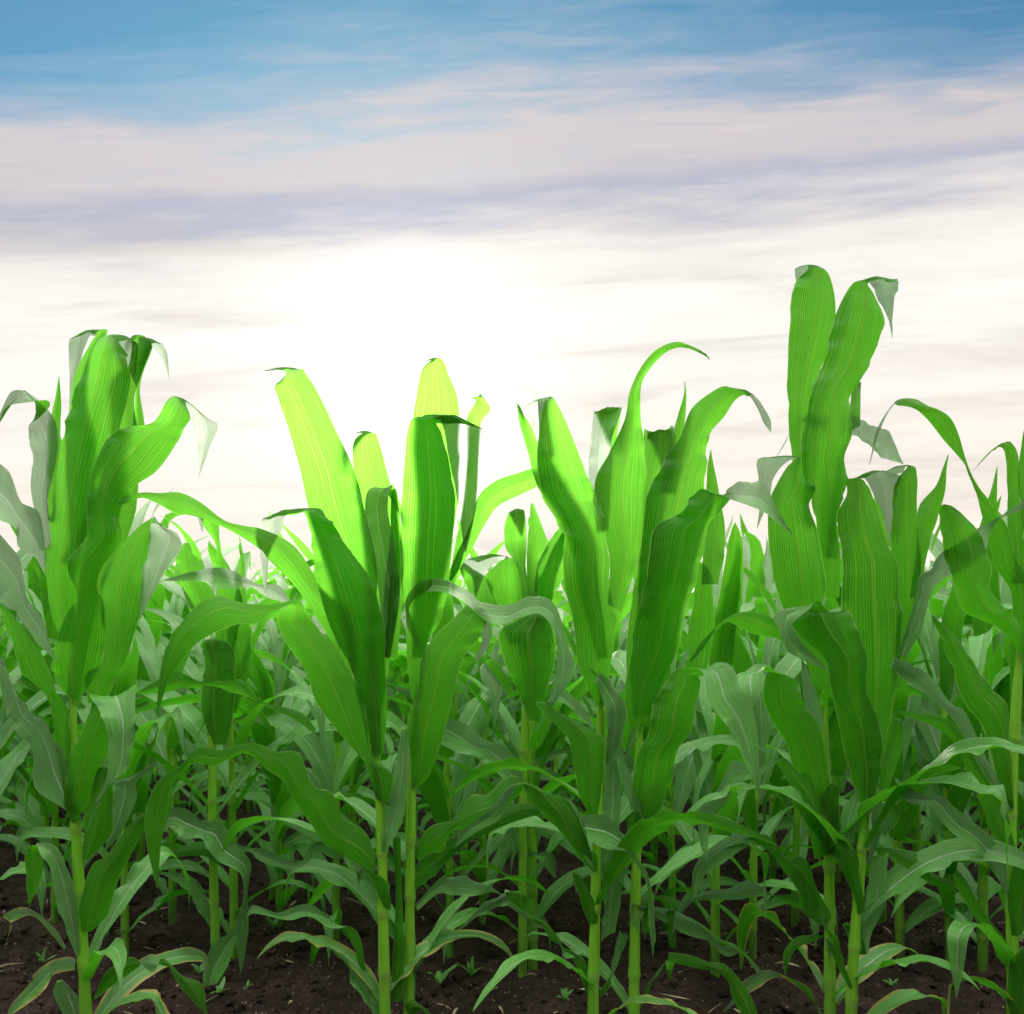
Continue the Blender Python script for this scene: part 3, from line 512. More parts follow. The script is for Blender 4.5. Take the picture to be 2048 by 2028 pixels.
P9.leaf(12, -.05, [(1580, 720, 1560, 745), (1470, 575, 1350, 690), (1300, 572, 1215, 597), (1150, 500, 1080, 607), (1000, 425, 870, 602), (850, 408, 770, 547), (640, 448, 590, 537), (345, 530, 347, 538)], base=False, ruffle=.003)
P9.leaf(12, .02, [(870, 820, 1110, 820), (862, 620, 1090, 620), (860, 420, 990, 415), (872, 300, 935, 290), (865, 190, 905, 150), (800, 80, 895, 30), (730, -20, 890, -60), (690, -110, 780, -130)])
P9.leaf(12, -.03, [(840, 2100, 960, 2100), (720, 1800, 1010, 1900), (715, 1520, 1035, 1600), (745, 1280, 1040, 1350), (700, 1160, 990, 1150), (800, 1095, 930, 1100)])
P9.leaf(12, .02, [(960, 1800, 1060, 1800), (1040, 1500, 1160, 1500), (1010, 1250, 1205, 1350), (980, 1080, 1192, 1130), (1000, 900, 1180, 900), (1060, 640, 1150, 640), (1085, 300, 1150, 480), (1090, 110, 1098, 112)])
P9.leaf(5, -.06, [(800, 985, 790, 900), (890, 930, 900, 832), (965, 985, 985, 835), (1060, 992, 1070, 902), (1090, 1040, 1160, 895), (1150, 1110, 1215, 1000), (1262, 1175, 1315, 1110), (1275, 1310, 1300, 1270), (1238, 1440, 1306, 1450), (1250, 1600, 1290, 1580), (1264, 1702, 1268, 1700)], base=False, ruffle=.004, label="pale leaf arching over and hanging straight down")
P9.leaf(5, -.02, [(1160, 1140, 1150, 1080), (1080, 1085, 1085, 1005), (960, 1085, 960, 1030), (845, 1112, 843, 1095)], ruffle=.003)
P9.leaf(5, -.04, [(1220, 1080, 1200, 1000), (1310, 1060, 1300, 1035), (1420, 1120, 1390, 1045), (1500, 1140, 1500, 1100), (1588, 1120, 1588, 1104)], ruffle=.003)
P9.leaf(5, -.05, [(1230, 1465, 1245, 1500), (1115, 1560, 1208, 1640), (1070, 1700, 1147, 1750), (1070, 1850, 1108, 1900), (1085, 1940, 1090, 1940)], base=False, ruffle=.004)
P9.leaf(5, .0, [(1130, 1420, 1120, 1460), (1060, 1240, 1050, 1330), (990, 1180, 960, 1240), (900, 1170, 880, 1190)], ruffle=.003)
P10 = FrontPlant(2.55, (1042, 0), "corn plant of the second row with a white folded tip in the central gap", G2)
P10.stalk([(1045, 1940), (1046, 1800), (1046, 1650), (1048, 1500), (1052, 1380), (1056, 1300)], .0116, .008, (.1, .25, .4, .55, .7))
P10.leaf(10, -.03, [(640, 900, 760, 880), (530, 600, 740, 590), (460, 400, 722, 340), (540, 300, 690, 270), (605, 240, 645, 248), (270, 266, 600, 246), (360, 390, 480, 345), (380, 553, 388, 553)], 5, .05)
P10.leaf(10, .03, [(560, 700, 660, 700), (400, 590, 530, 560), (310, 450, 500, 430), (248, 300, 360, 330), (252, 280, 290, 280)])
P10.leaf(10, .02, [(780, 900, 860, 900), (740, 560, 810, 560), (690, 300, 776, 330), (625, 180, 778, 160), (608, 20, 778, 0), (640, -100, 760, -120)])
P10.leaf(10, .04, [(800, 800, 880, 800), (790, 560, 862, 560), (775, 300, 865, 300), (782, 100, 930, 150), (790, -40, 890, 0), (812, -170, 830, -160)])
P10.leaf(10, .0, [(820, 800, 900, 800), (830, 560, 980, 560), (860, 320, 1072, 370), (950, 130, 1062, 200), (1020, 30, 1082, 30), (1062, -22, 1080, -20)])
P10.leaf(10, -.03, [(800, 1500, 880, 1500), (700, 1250, 940, 1250), (610, 1050, 1000, 1050), (565, 830, 1000, 880), (690, 740, 965, 760), (800, 688, 920, 700)])
P10.leaf(10, -.02, [(640, 1300, 660, 1200), (480, 1090, 540, 1040), (425, 1095, 470, 1050), (445, 1220, 592, 1225), (500, 1350, 582, 1340), (524, 1560, 530, 1560)], 2, -.03)
P10.leaf(10, -.01, [(760, 1960, 640, 1975), (700, 1790, 500, 1850), (590, 1680, 380, 1770), (460, 1640, 270, 1740), (330, 1530, 150, 1690), (190, 1480, 105, 1650), (150, 1490, 90, 1600)], label="grey green leaf with a white midrib reaching to the left")
P10.leaf(6, -.03, [(1420, 1060, 1380, 1060), (1400, 950, 1290, 900), (1310, 830, 1260, 900)])
P10.leaf(6, .02, [(1440, 1100, 1470, 1060), (1480, 1080, 1580, 1070), (1560, 1150, 1600, 1090), (1600, 1200, 1610, 1190)])
# ------------------------------------------------------------------ grown plants for the rows behind
def grown_leaf(r, z0, az, L, Wd, e0, bend, n=22, nu=9, twist=0.0, ruffle=.005, r0=.01):
    pos = np.array([math.cos(az) * r0, math.sin(az) * r0, z0])
    Lp, Rp = [], []
    w1, w2 = r.uniform(-.35, .35), r.uniform(-.5, .5)
    kink = r.uniform(.45, .8) if r.random() < .35 else None
    wa, wf, wp = r.uniform(.06, .2), r.uniform(5, 11), r.uniform(0, 6.28)
    za, zf, zp_ = r.uniform(.05, .22), r.uniform(4, 9), r.uniform(0, 6.28)
    ra, rf_ = r.uniform(.1, .45), r.uniform(5, 12)
    for i in range(n):
        t = i / (n - 1)
        b = bend * (t ** 1.5)
        if kink and t > kink: b += math.radians(55) * min(1, (t - kink) / .08)
        e = e0 - b + wa * t * math.sin(wf * t + wp)
        e = max(e, math.radians(-88))
        a = az + w1 * t + w2 * t * t + za * t * math.sin(zf * t + zp_)
        d = np.array([math.cos(a), math.sin(a), 0])
        T = d * math.cos(e) + np.array([0, 0, 1]) * math.sin(e)
        side = np.array([-d[1], d[0], 0])
        up = np.cross(side, T)
        roll = twist * t + ra * t * math.sin(rf_ * t + wp)
        Wv = side * math.cos(roll) + up * math.sin(roll)
        w = Wd * min(1, .5 + 1.8 * t) * (1 - t ** 2.4) + .0012
        Lp.append(pos - Wv * w / 2); Rp.append(pos + Wv * w / 2)
        pos = pos + T * (L / (n - 1))
    return ribbon(np.array(Lp), np.array(Rp), nu, .22, ruffle, .1, seed=r.randrange(10 ** 6))

def grown_plant(seed, h, lod=0):
    """list of (part name, verts, faces, uvs) of one corn plant of height h standing at the origin"""
    r = random.Random(seed)
    out = []
    hs = h * r.uniform(.60, .68)
    lx, ly = r.uniform(-.04, .04), r.uniform(-.04, .04)
    pts = [np.array([lx * f * f, ly * f * f, f * hs - .02]) for f in (0, .25, .5, .75, 1)]
    nod = (.12, .27, .42, .57, .72, .86)
    if lod == 0:
        vs, fc, uv = stalk_mesh(pts, (.0125, .006), nod)
    elif lod == 1:
        vs, fc, uv = stalk_mesh(pts, (.0125, .006), nod, seg=7)
    else:
        vs, fc, uv = [], [], []
        for i, p in enumerate(pts):
            for k in range(3):
                an = 2.094 * k; rr = .012 - .006 * i / 4
                vs.append(p + np.array([math.cos(an) * rr, math.sin(an) * rr, 0])); uv.append((k / 3, i * hs / 4))
        for i in range(4):
            for k in range(3):
                k2 = (k + 1) % 3; fc.append((i * 3 + k, i * 3 + k2, i * 3 + 3 + k2, i * 3 + 3 + k))
    out.append(("stalk", vs, fc, uv))
    n = r.randint(11, 13)
    az = r.uniform(0, 6.28)
    nn, nu = {0: (24, 9), 1: (14, 5), 2: (8, 3)}[lod]
    for i in range(n):
        f = i / (n - 1)
        az += math.pi + r.uniform(-.55, .55)
        z0 = hs * (.08 + .90 * f)
        p = np.array([lx * (z0 / hs) ** 2, ly * (z0 / hs) ** 2, 0])
        if f > .75:    # the whorl stands up
            L = h * r.uniform(.36, .46); e0 = math.radians(r.uniform(74, 87)); bend = math.radians(r.uniform(15, 95)); W = r.uniform(.065, .09)
        elif f > .3:
            L = h * r.uniform(.46, .60); e0 = math.radians(r.uniform(56, 76)); bend = math.radians(r.uniform(70, 135)); W = r.uniform(.07, .095)
        else:
            L = h * r.uniform(.26, .42); e0 = math.radians(r.uniform(40, 62)); bend = math.radians(r.uniform(80, 140)); W = r.uniform(.045, .07)
        vs, fc, uv = grown_leaf(r, z0, az, L, W, e0, bend, nn, nu, r.uniform(-1.3, 1.3))
        out.append(("leaf", vs + p, fc, uv))
    return out

def merged(parts):
    V, Fc, UV, MI, k = [], [], [], [], 0
    for nm, vs, fc, uv in parts:
        V.append(np.asarray(vs, float)); UV.append(np.asarray(uv, float))
        for f in fc: Fc.append(tuple(int(q) + k for q in f)); MI.append(0 if nm == "stalk" else 1)
        k += len(vs)
    return np.concatenate(V), Fc, np.concatenate(UV), MI

# further low leaves on the traced plants, drooping to the sides
rl = random.Random(41)
for P in (P1, P2, P3, P4, P5, P6, P7, P8, P9, P10):
    for q in range(4 if P.D < 2.3 else 2):
        z0 = rl.uniform(.10, .52)
        az = rl.choice([0, math.pi]) + rl.uniform(-.8, .8)
        L_ = .26 + .55 * z0 + rl.uniform(-.05, .08)
        vs, fc, uv = grown_leaf(rl, z0, az, L_, .035 + .06 * z0 + rl.uniform(0, .015), math.radians(rl.uniform(42, 66)), math.radians(rl.uniform(85, 140)), 34, 13, rl.uniform(-1.7, 1.7), .009)
        zy = (HZ + (H - z0) * F / P.D) * 2
        off = at(P.sx(min(zy, 2027)), 1200, P.D)[0] - P.b[0]
        mesh_obj("leaf", vs + np.array([off, 0, 0]), fc, LEAF_Y if (z0 < .2 and q % 2) else LEAF, P.o, uv)

# second row: each plant is stalk + leaves, placed where the photograph shows its foot
SECOND = [
    (345, 2.95, 1.18, 4, "corn plant behind the pale hanging leaves left of the wide gap"),
    (560, 2.95, 1.20, 2, "corn plant left of the two close stalks below the sun, behind a long arching leaf"),
    (965, 3.0, 1.22, 3, "corn plant in the shade between the close stalks and the central gap"),
    (1215, 2.95, 1.20, 5, "corn plant hidden behind the pair of stalks right of the centre"),
    (1590, 2.95, 1.24, 1, "corn plant in the dark gap just left of the tallest plant's stalk"),
    (1765, 3.0, 1.22, 4, "corn plant just right of the leaning stalk beside the tallest plant"),
    (110, 2.95, 1.22, 0, "corn plant left of the leftmost stalk, low leaves over bare soil"),
    (-60, 2.62, 1.34, 1, "corn plant of the second row at the left edge behind the leftmost tall plant"),
    (250, 2.72, 1.16, 2, "short corn plant right behind the leftmost tall plant"),
    (468, 2.66, 1.22, 4, "right one of two stalks in the wide gap left of the sun"),
    (672, 2.75, 1.15, 5, "corn plant half hidden behind the long leaves left of the sun"),
    (900, 2.70, 1.26, 0, "corn plant just right of the two close stalks below the sun"),
    (1066, 2.62, 1.34, 2, "right one of two close stalks in the central gap of the front row"),
    (1345, 2.80, 1.20, 4, "thin corn plant behind the plant with the thin pale arching tip"),
    (1430, 2.55, 1.30, 3, "corn plant in the gap left of the tallest plant, nearer of two"),
    (1505, 2.68, 1.26, 5, "corn plant close behind the left side of the tallest plant"),
    (1800, 2.70, 1.28, 1, "corn plant right of the tallest plant, behind the pale reaching leaf"),
    (1900, 2.66, 1.36, 0, "corn plant in the dark gap near the right edge"),
    (1965, 2.60, 1.44, 2, "tall second row corn plant right at the dark leaves of the right edge"),
    (2130, 2.60, 1.40, 3, "corn plant leaning into view at the right edge behind the dark plant"),
]
PROTO0 = {}
def copy_tree(root, loc, rz, s):
    c = root.copy(); col.objects.link(c)
    c.location = loc; c.rotation_euler = (0, 0, rz); c.scale = (s, s, s)
    for ch in root.children:
        d = ch.copy(); col.objects.link(d); d.parent = c
    return c
rr = random.Random(5)
for sx, D, h, var, lab in SECOND:
    loc = at(sx, 1200, D); loc[2] = 0
    if var not in PROTO0:
        o = empty("corn_plant", loc)
        for nm, vs, fc, uv in grown_plant(100 + var, 1.3, 0):
            mesh_obj(nm, vs, fc, STALK if nm == "stalk" else LEAF, o, uv)
        PROTO0[var] = o
        o.scale = (h / 1.3,) * 3; o.rotation_euler = (0, 0, rr.uniform(0, 6.28))
    else:
        o = copy_tree(PROTO0[var], loc, rr.uniform(0, 6.28), h / 1.3)
    tag(o, lab, "corn plant", "corn plants of the second row")

# third row and beyond: one mesh per plant, shared by copies
PROTO1 = []
for k in range(10):
    V, Fc, UV, MI = merged(grown_plant(300 + k, 1.3, 1))
    me = bpy.data.meshes.new("corn_plant")
    me.from_pydata([tuple(v) for v in V], [], Fc)
    uvl = me.uv_layers.new(name="UVMap")
    li = np.zeros(len(me.loops), dtype=np.int32); me.loops.foreach_get("vertex_index", li)
    uvl.data.foreach_set("uv", UV.astype(np.float32)[li].ravel())
    me.polygons.foreach_set("use_smooth", np.ones(len(me.polygons), dtype=bool))
    me.materials.append(STALK); me.materials.append(LEAF)
    me.polygons.foreach_set("material_index", np.array(MI, dtype=np.int32))
    PROTO1.append(me)
D = 3.3; cnt = 0; row = 0
while cnt < 262:
    half = .585 * D + .35
    x = -half + rr.uniform(0, .2)
    while x < half and cnt < 262:
        o = bpy.data.objects.new("corn_plant", rr.choice(PROTO1)); col.objects.link(o)
        o.location = (x, D + rr.uniform(-.09, .09), 0)
        s = rr.uniform(.84, 1.24) if D < 6 else rr.uniform(.80, 1.12)
        o.scale = (s, s, s * rr.uniform(.95, 1.05)); o.rotation_euler = (rr.uniform(-.05, .05), rr.uniform(-.05, .05), rr.uniform(0, 6.28))
        tag(o, "corn plant in the crowded rows behind, mostly hidden by nearer leaves", "corn plant", "corn plants crowded in the rows behind")
        cnt += 1
        x += rr.uniform(.17, .27)
    D += .58; row += 1
# the far field as one mass
V, Fc, UV, k = [], [], [], 0
base = [merged(grown_plant(500 + q, 1.3, 2)) for q in range(12)]
MI = []
while D < 60:
    half = .58 * D + .5
    x = -half
    step = .26 if D < 14 else .026 * D * (D / 14) ** .5
    while x < half:
        bv, bf, bu, bm = rr.choice(base)
        a = rr.uniform(0, 6.28); s = rr.uniform(.85, 1.08)
        R = np.array([[math.cos(a), -math.sin(a), 0], [math.sin(a), math.cos(a), 0], [0, 0, 1]]) * s
        V.append(bv @ R.T + np.array([x, D + rr.uniform(-.1, .1), 0])); UV.append(bu)
        Fc.append(np.array([list(f) for f in bf if len(f) == 4]) + k)
        MI.append(np.array([m for f, m in zip(bf, bm) if len(f) == 4]))
        k += len(bv)
        x += step * rr.uniform(.75, 1.3)
    D += .66 if D < 12 else .055 * D
V = np.concatenate(V); UV = np.concatenate(UV); Fc = np.concatenate(Fc); MI = np.concatenate(MI)
far = mesh_obj("corn_field", V, Fc.tolist(), [STALK, LEAF], None, UV)
far.data.polygons.foreach_set("material_index", MI.astype(np.int32))
tag(far, "far corn rows merging into one green mass below the sky", "corn field", kind='stuff')

# ------------------------------------------------------------------ soil
def axis(lo, hi, flo, fhi, step, grow=1.22):
    a = list(np.arange(flo, fhi + 1e-6, step))
    s = step; x = flo
    left = []
    while x > lo: s *= grow; x -= s; left.append(x)
    s = step; x = fhi; right = []
    while x < hi: s *= grow; x += s; right.append(x)
    return np.array(left[::-1] + a + right)
xs = axis(-400, 400, -1.75, 1.75, .0105)
ys = axis(-60, 900, 1.55, 3.9, .0105, 1.035)
def soil_h(x, y, fine):
    p = Vector((x, y, 0))
    h = .020 * mnoise.noise(p * 2.3) + .012 * mnoise.noise(p * 6.1 + Vector((5, 1, 0)))
    if fine:
        c = mnoise.noise(p * 17 + Vector((1, 9, 3)))
        h += .011 * abs(c)
        d = mnoise.voronoi(p * 21 + Vector((mnoise.noise(p * 30) * .4, 0, 0)))[0]
        h += .034 * max(0, .55 - d[0])
        h += .009 * abs(mnoise.noise(p * 44)) + .003 * mnoise.noise(p * 95)
    return h
gv = []
for y in ys:
    for x in xs:
        fine = abs(x) < 4 and -1 < y < 8
        gv.append((x, y, (soil_h(x, y, fine) - .012) if abs(x) < 30 and abs(y) < 60 else -.012))
nx, ny = len(xs), len(ys)
gi = np.arange(nx * ny).reshape(ny, nx)
gf = np.stack([gi[:-1, :-1], gi[:-1, 1:], gi[1:, 1:], gi[1:, :-1]], -1).reshape(-1, 4)
g = mesh_obj("ground", gv, gf.tolist(), SOIL)
tag(g, "dark brown crumbly soil of the field", "soil", kind='structure')

# loose crumbs of soil and grit
def lump(r, rad):
    t = (1 + 5 ** .5) / 2
    v = [(-1, t, 0), (1, t, 0), (-1, -t, 0), (1, -t, 0), (0, -1, t), (0, 1, t), (0, -1, -t), (0, 1, -t), (t, 0, -1), (t, 0, 1), (-t, 0, -1), (-t, 0, 1)]
    f = [(0, 11, 5), (0, 5, 1), (0, 1, 7), (0, 7, 10), (0, 10, 11), (1, 5, 9), (5, 11, 4), (11, 10, 2), (10, 7, 6), (7, 1, 8), (3, 9, 4), (3, 4, 2), (3, 2, 6), (3, 6, 8), (3, 8, 9), (4, 9, 5), (2, 4, 11), (6, 2, 10), (8, 6, 7), (9, 8, 1)]
    sq = (r.uniform(.7, 1.3), r.uniform(.7, 1.3), r.uniform(.55, .9))
    pts = [np.array(q) / 1.9 * rad * r.uniform(.55, 1.35) * np.array(sq) for q in v]
    # one split of every face for a rougher outline
    vs = list(pts); fs = []; cache = {}
    def midp(a, b):
        key = (min(a, b), max(a, b))
        if key not in cache:
            vs.append((vs[a] + vs[b]) / 2 * r.uniform(.85, 1.3)); cache[key] = len(vs) - 1
        return cache[key]
    for a, b, c in f:
        ab, bc, ca = midp(a, b), midp(b, c), midp(c, a)
        fs += [(a, ab, ca), (b, bc, ab), (c, ca, bc), (ab, bc, ca)]
    return np.array(vs), np.array(fs)
r2 = random.Random(21)
lumps = [lump(r2, 1.0) for _ in range(14)]
V, Fc, k = [], [], 0
for i in range(8000):
    y = 1.75 + 3.2 * r2.random() ** 1.5
    x = r2.uniform(-.62, .62) * y
    rad = .0025 + .016 * r2.random() ** 4
    v, f = r2.choice(lumps)
    a = r2.uniform(0, 6.28)
    R = np.array([[math.cos(a), -math.sin(a), 0], [math.sin(a), math.cos(a), 0], [0, 0, 1]])
    V.append(v @ R.T * rad + np.array([x, y, soil_h(x, y, True) - .012 + rad * .25])); Fc.append(f + k); k += len(v)
cl = mesh_obj("soil_crumbs", np.concatenate(V), np.concatenate(Fc).tolist(), SOIL, smooth=False)
tag(cl, "loose brown crumbs and clods lying on the soil", "soil crumbs", kind='stuff')

# dry straw and shed leaf bits
def straw_material():
    m, t = new_mat("dry_straw")
    rn = t.n('ShaderNodeNewGeometry').outputs['Random Per Island']
    c = t.ramp(rn, [(0, (.10, .062, .035)), (.5, (.20, .14, .08)), (1, (.30, .23, .14))])
    p = t.n('ShaderNodeBsdfPrincipled', {'Base Color': c, 'Roughness': .8})
    t.n('ShaderNodeOutputMaterial', {0: p.outputs[0]})
    return m
V, Fc, UV, k = [], [], [], 0
for i in range(260):
    y = 1.85 + 2.6 * r2.random() ** 1.4; x = r2.uniform(-.6, .6) * y
    vs, fc, uv = grown_leaf(r2, .008, r2.uniform(0, 6.28), r2.uniform(.015, .09), r2.uniform(.002, .006), math.radians(r2.uniform(0, 25)), math.radians(r2.uniform(10, 50)), 7, 3, r2.uniform(-2, 2), 0, 0)
    V.append(vs + np.array([x, y, soil_h(x, y, True) - .012])); Fc.append(fc + k); UV.append(uv); k += len(vs)
ds = mesh_obj("dry_straw", np.concatenate(V), np.concatenate(Fc).tolist(), straw_material(), None, np.concatenate(UV))
tag(ds, "bits of dry brown straw scattered over the soil", "straw", kind='stuff')

# ------------------------------------------------------------------ small plants on the soil
def weed_material():
    m, t = new_mat("weed_leaf")
    p = t.n('ShaderNodeBsdfPrincipled', {'Base Color': rgb(.07, .20, .03), 'Roughness': .5})
    q = t.n('ShaderNodeBsdfTranslucent', {'Color': rgb(.15, .45, .03)})
    x = t.n('ShaderNodeMixShader', {0: .35, 1: p.outputs[0], 2: q.outputs[0]})
    t.n('ShaderNodeOutputMaterial', {0: x.outputs[0]})
    return m
WEED = weed_material()
def ground_at(sx, sy):
    D = H * F / (sy * .5 - HZ)
    p = at(sx, sy, D); p[2] = soil_h(p[0], p[1], True) - .014
    return p
WEEDS = [
    (86, 1920, 4, .035, "small seedling with spread leaves left of the leftmost stalk"),
    (400, 1938, 5, .03, "tiny seedling between the leftmost plant and the arching leaves"),
    (440, 1992, 5, .035, "seedling with narrow leaves at the bottom, under the hanging pale leaf"),
    (495, 1978, 3, .02, "tiny seedling right of the hanging leaf tip, near the bottom"),
    (243, 1998, 4, .03, "seedling between the leftmost stalk and the low fold of leaf"),
    (942, 1955, 6, .045, "bushy seedling right of the two close stalks below the sun"),
    (878, 1975, 3, .06, "thin upright grass like seedling beside the close stalks"),
    (985, 1985, 4, .025, "small seedling in front of the shaded central stalks"),
    (1130, 2010, 5, .035, "grassy seedling at the bottom left of the plant with notched leaf tops"),
    (1785, 1975, 5, .03, "round leaved seedling right of the tallest plant"),
    (1915, 1955, 4, .022, "tiny seedling on the dark soil toward the right edge"),
    (1500, 1850, 6, .05, "seedling tuft left of the tallest plant's stalk"),
    (545, 1860, 5, .04, "seedling tuft on the lit soil in the left gap"),
]
for sx, sy, n, ln, lab in WEEDS:
    p = ground_at(sx, sy)
    r = random.Random(sx)
    V, Fc, UV, k = [], [], [], 0
    for i in range(n):
        az = 6.28 * i / n + r.uniform(-.4, .4)
        e0 = math.radians(r.uniform(30, 80)); L = ln * r.uniform(.7, 1.3)
        vs, fc, uv = grown_leaf(r, .0 + .3 * ln * r.random(), az, L, L * r.uniform(.22, .38), e0, math.radians(r.uniform(20, 90)), 9, 5, r.uniform(-.5, .5), .0, .001)
        V.append(vs); Fc.append(fc + k); UV.append(uv); k += len(vs)
    # short stem
    st = np.array([[math.cos(q * 2.1) * .0012, math.sin(q * 2.1) * .0012, z] for z in (-.01, ln * .35) for q in range(3)])
    V.append(st); UV.append(np.zeros((6, 2))); Fc.append(np.array([[k, k + 1, k + 4, k + 3], [k + 1, k + 2, k + 5, k + 4], [k + 2, k, k + 3, k + 5]]))
    o = mesh_obj("seedling", np.concatenate(V), np.concatenate(Fc).tolist(), WEED, None, np.concatenate(UV))
    o.location = p
    tag(o, lab, "seedling", "seedlings sprouting on the soil")

# ------------------------------------------------------------------ light and sky
SUN_AZ = math.atan((403 - CX) / F)
SUN_EL = math.atan((HZ - 392) / F)
sd = Vector((math.sin(SUN_AZ) * math.cos(SUN_EL), math.cos(SUN_AZ) * math.cos(SUN_EL), math.sin(SUN_EL)))
ld = bpy.data.lights.new("sun", 'SUN'); ld.energy = 1.7; ld.angle = math.radians(16); ld.color = (1.0, .95, .84)
lo = bpy.data.objects.new("sun", ld); col.objects.link(lo)
lo.rotation_euler = (-sd).to_track_quat('-Z', 'Y').to_euler(); lo.location = (-2, 8, 6)

w = bpy.data.worlds.new("World"); sc.world = w; w.use_nodes = True
t = NT(w.node_tree)
tc = t.n('ShaderNodeTexCoord').outputs['Generated']
nrm = t.n('ShaderNodeVectorMath', {0: tc}, operation='NORMALIZE').outputs[0]
s = t.n('ShaderNodeSeparateXYZ', {0: nrm})
X, Y, Zc = s.outputs
hl = t.m('SQRT', t.m('ADD', t.m('MULTIPLY', X, X), t.m('ADD', t.m('MULTIPLY', Y, Y), 1e-4)))
tt = t.m('DIVIDE', Zc, hl)                       # tangent of the elevation
xr = t.m('DIVIDE', X, hl)
x2 = t.m('MULTIPLY', xr, xr)
e0 = t.m('ADD', t.m('MULTIPLY', tt, t.m('ADD', 1.0, t.m('MULTIPLY', x2, .55))), t.m('MULTIPLY', xr, -.062))
sky = t.n('ShaderNodeTexSky', sky_type='NISHITA', sun_disc=False, sun_elevation=SUN_EL, sun_rotation=SUN_AZ,
          air_density=1.0, dust_density=.6, ozone_density=2.0).outputs[0]
def vec(ax, ay, az_): return t.n('ShaderNodeCombineXYZ', {0: t.m('MULTIPLY', X, ax), 1: t.m('MULTIPLY', Y, ay), 2: t.m('MULTIPLY', e0, az_)}).outputs[0]
big = t.n('ShaderNodeTexNoise', {'Vector': vec(1.6, 1.6, 5.0), 'Scale': 1.3, 'Detail': 3.0, 'Roughness': .5}).outputs[0]
strk = t.n('ShaderNodeTexNoise', {'Vector': vec(2.2, 2.2, 24.0), 'Scale': 1.0, 'Detail': 7.0, 'Roughness': .55, 'Distortion': .3}).outputs[0]
fin = t.n('ShaderNodeTexNoise', {'Vector': vec(5.0, 5.0, 30.0), 'Scale': 1.6, 'Detail': 8.0, 'Roughness': .6, 'Distortion': .5}).outputs[0]
e = t.m('ADD', e0, t.m('MULTIPLY', t.m('MULTIPLY', x2, .38), t.smooth(tt, .42, .56)))
e = t.m('ADD', e, t.m('MULTIPLY', t.m('SUBTRACT', big, .5), .085))
e = t.m('ADD', e, t.m('MULTIPLY', t.m('SUBTRACT', strk, .5), .12))
e = t.m('ADD', e, t.m('MULTIPLY', t.m('SUBTRACT', fin, .5), .07))
# cloud layer: thin rosy veil on top, lavender band, bright white below, cream at the horizon, added bright cover overhead, unseen, to light leaves and soil
en = t.m('DIVIDE', e, 2.0, clamp=True)
cl_c = t.ramp(en, [(0.0, (1.12, 1.0, .86)), (.05, (1.02, .93, .82)), (.10, (1.02, .97, .895)), (.155, (1.05, 1.02, .95)), (.186, (.97, .93, .87)), (.200, (.80, .76, .75)),
                   (.219, (.50, .52, .63)), (.240, (.72, .65, .65)), (.262, (.76, .67, .665)), (.285, (.62, .60, .66)), (.43, (.9, .92, .97)), (.56, (2.3, 2.32, 2.36)), (1.0, (3.9, 3.9, 3.9))])
cvn = t.m('ADD', en, t.m('MULTIPLY', t.m('SUBTRACT', fin, .5), .07))
cover = t.ramp(cvn, [(0.0, (1, 1, 1)), (.228, (1, 1, 1)), (.256, (.84, .84, .84)), (.285, (.50, .50, .50)), (.315, (.19, .19, .19)), (.35, (.03, .03, .03)), (.43, (.06, .06, .06)), (.56, (.85, .85, .85)), (1.0, (.9, .9, .9))])
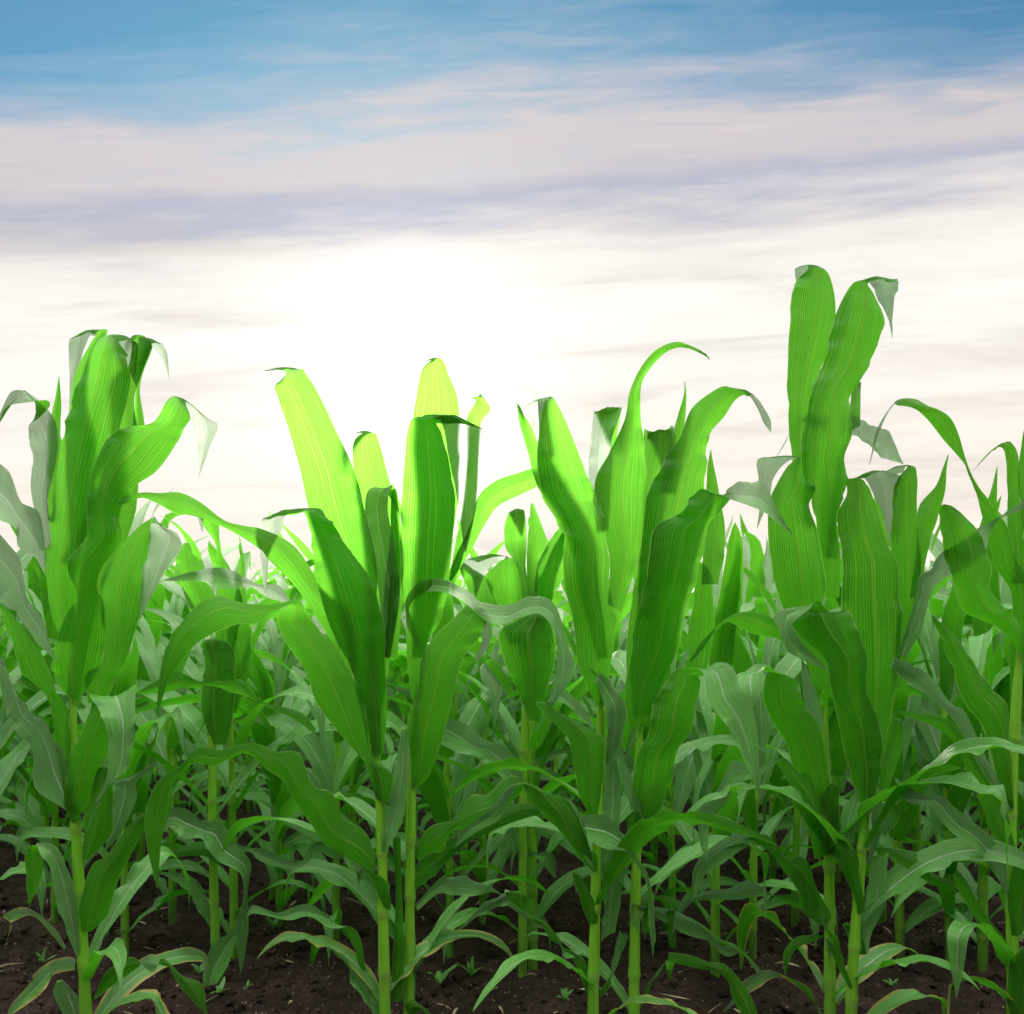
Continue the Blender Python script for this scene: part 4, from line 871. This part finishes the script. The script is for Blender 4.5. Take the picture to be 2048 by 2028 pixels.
# grey beige streaks low in the sky
sv = t.n('ShaderNodeTexNoise', {'Vector': vec(2.6, 2.6, 24.0), 'Scale': 1.1, 'Detail': 8.0, 'Roughness': .62, 'Distortion': .8}).outputs[0]
sm = t.m('MULTIPLY', t.smooth(sv, .44, .72), t.smooth(tt, .40, .33))
cl_c = t.mix(t.m('MULTIPLY', sm, .7), cl_c, rgb(.75, .69, .635))
blue = t.n('ShaderNodeMix', {0: 1.0, 6: sky, 7: rgb(.045, .104, .122)}, data_type='RGBA', blend_type='MULTIPLY').outputs[2]
skyc = t.mix(cover, blue, cl_c)
# unseen sky behind the viewer, shaped for its light: dimmed low, brightened high
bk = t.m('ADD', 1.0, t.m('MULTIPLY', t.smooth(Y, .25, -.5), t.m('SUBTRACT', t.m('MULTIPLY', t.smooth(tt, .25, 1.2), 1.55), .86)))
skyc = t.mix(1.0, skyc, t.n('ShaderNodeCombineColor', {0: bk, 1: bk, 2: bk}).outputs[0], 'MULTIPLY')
# glow of the thin cloud round the sun
dot = t.n('ShaderNodeVectorMath', {0: nrm, 1: tuple(sd)}, operation='DOT_PRODUCT').outputs['Value']
dp = t.m('MAXIMUM', dot, 0.0)
gl = t.m('ADD', t.m('MULTIPLY', t.m('POWER', dp, 90.0), .32), t.m('ADD', t.m('MULTIPLY', t.m('POWER', dp, 500.0), 1.6), t.m('MULTIPLY', t.m('POWER', dp, 6000.0), 8.0)))
glc = t.n('ShaderNodeCombineColor', {0: gl, 1: t.m('MULTIPLY', gl, .97), 2: t.m('MULTIPLY', gl, .90)}).outputs[0]
skyc = t.mix(1.0, skyc, glc, 'ADD')
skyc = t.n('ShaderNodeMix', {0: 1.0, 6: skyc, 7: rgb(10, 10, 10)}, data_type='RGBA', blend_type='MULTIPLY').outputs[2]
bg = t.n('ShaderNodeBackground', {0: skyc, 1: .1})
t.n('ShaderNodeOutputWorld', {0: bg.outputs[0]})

# ------------------------------------------------------------------ render settings
sc.render.engine = 'CYCLES'
sc.view_settings.view_transform = 'Standard'
sc.view_settings.look = 'None'
sc.view_settings.exposure = 0.0
sc.view_settings.gamma = 1.0
sc.view_settings.use_curve_mapping = False
sc.cycles.use_denoising = True
sc.cycles.max_bounces = 8
sc.cycles.diffuse_bounces = 4
sc.cycles.glossy_bounces = 3
sc.cycles.transmission_bounces = 6
sc.cycles.sample_clamp_indirect = 8.0
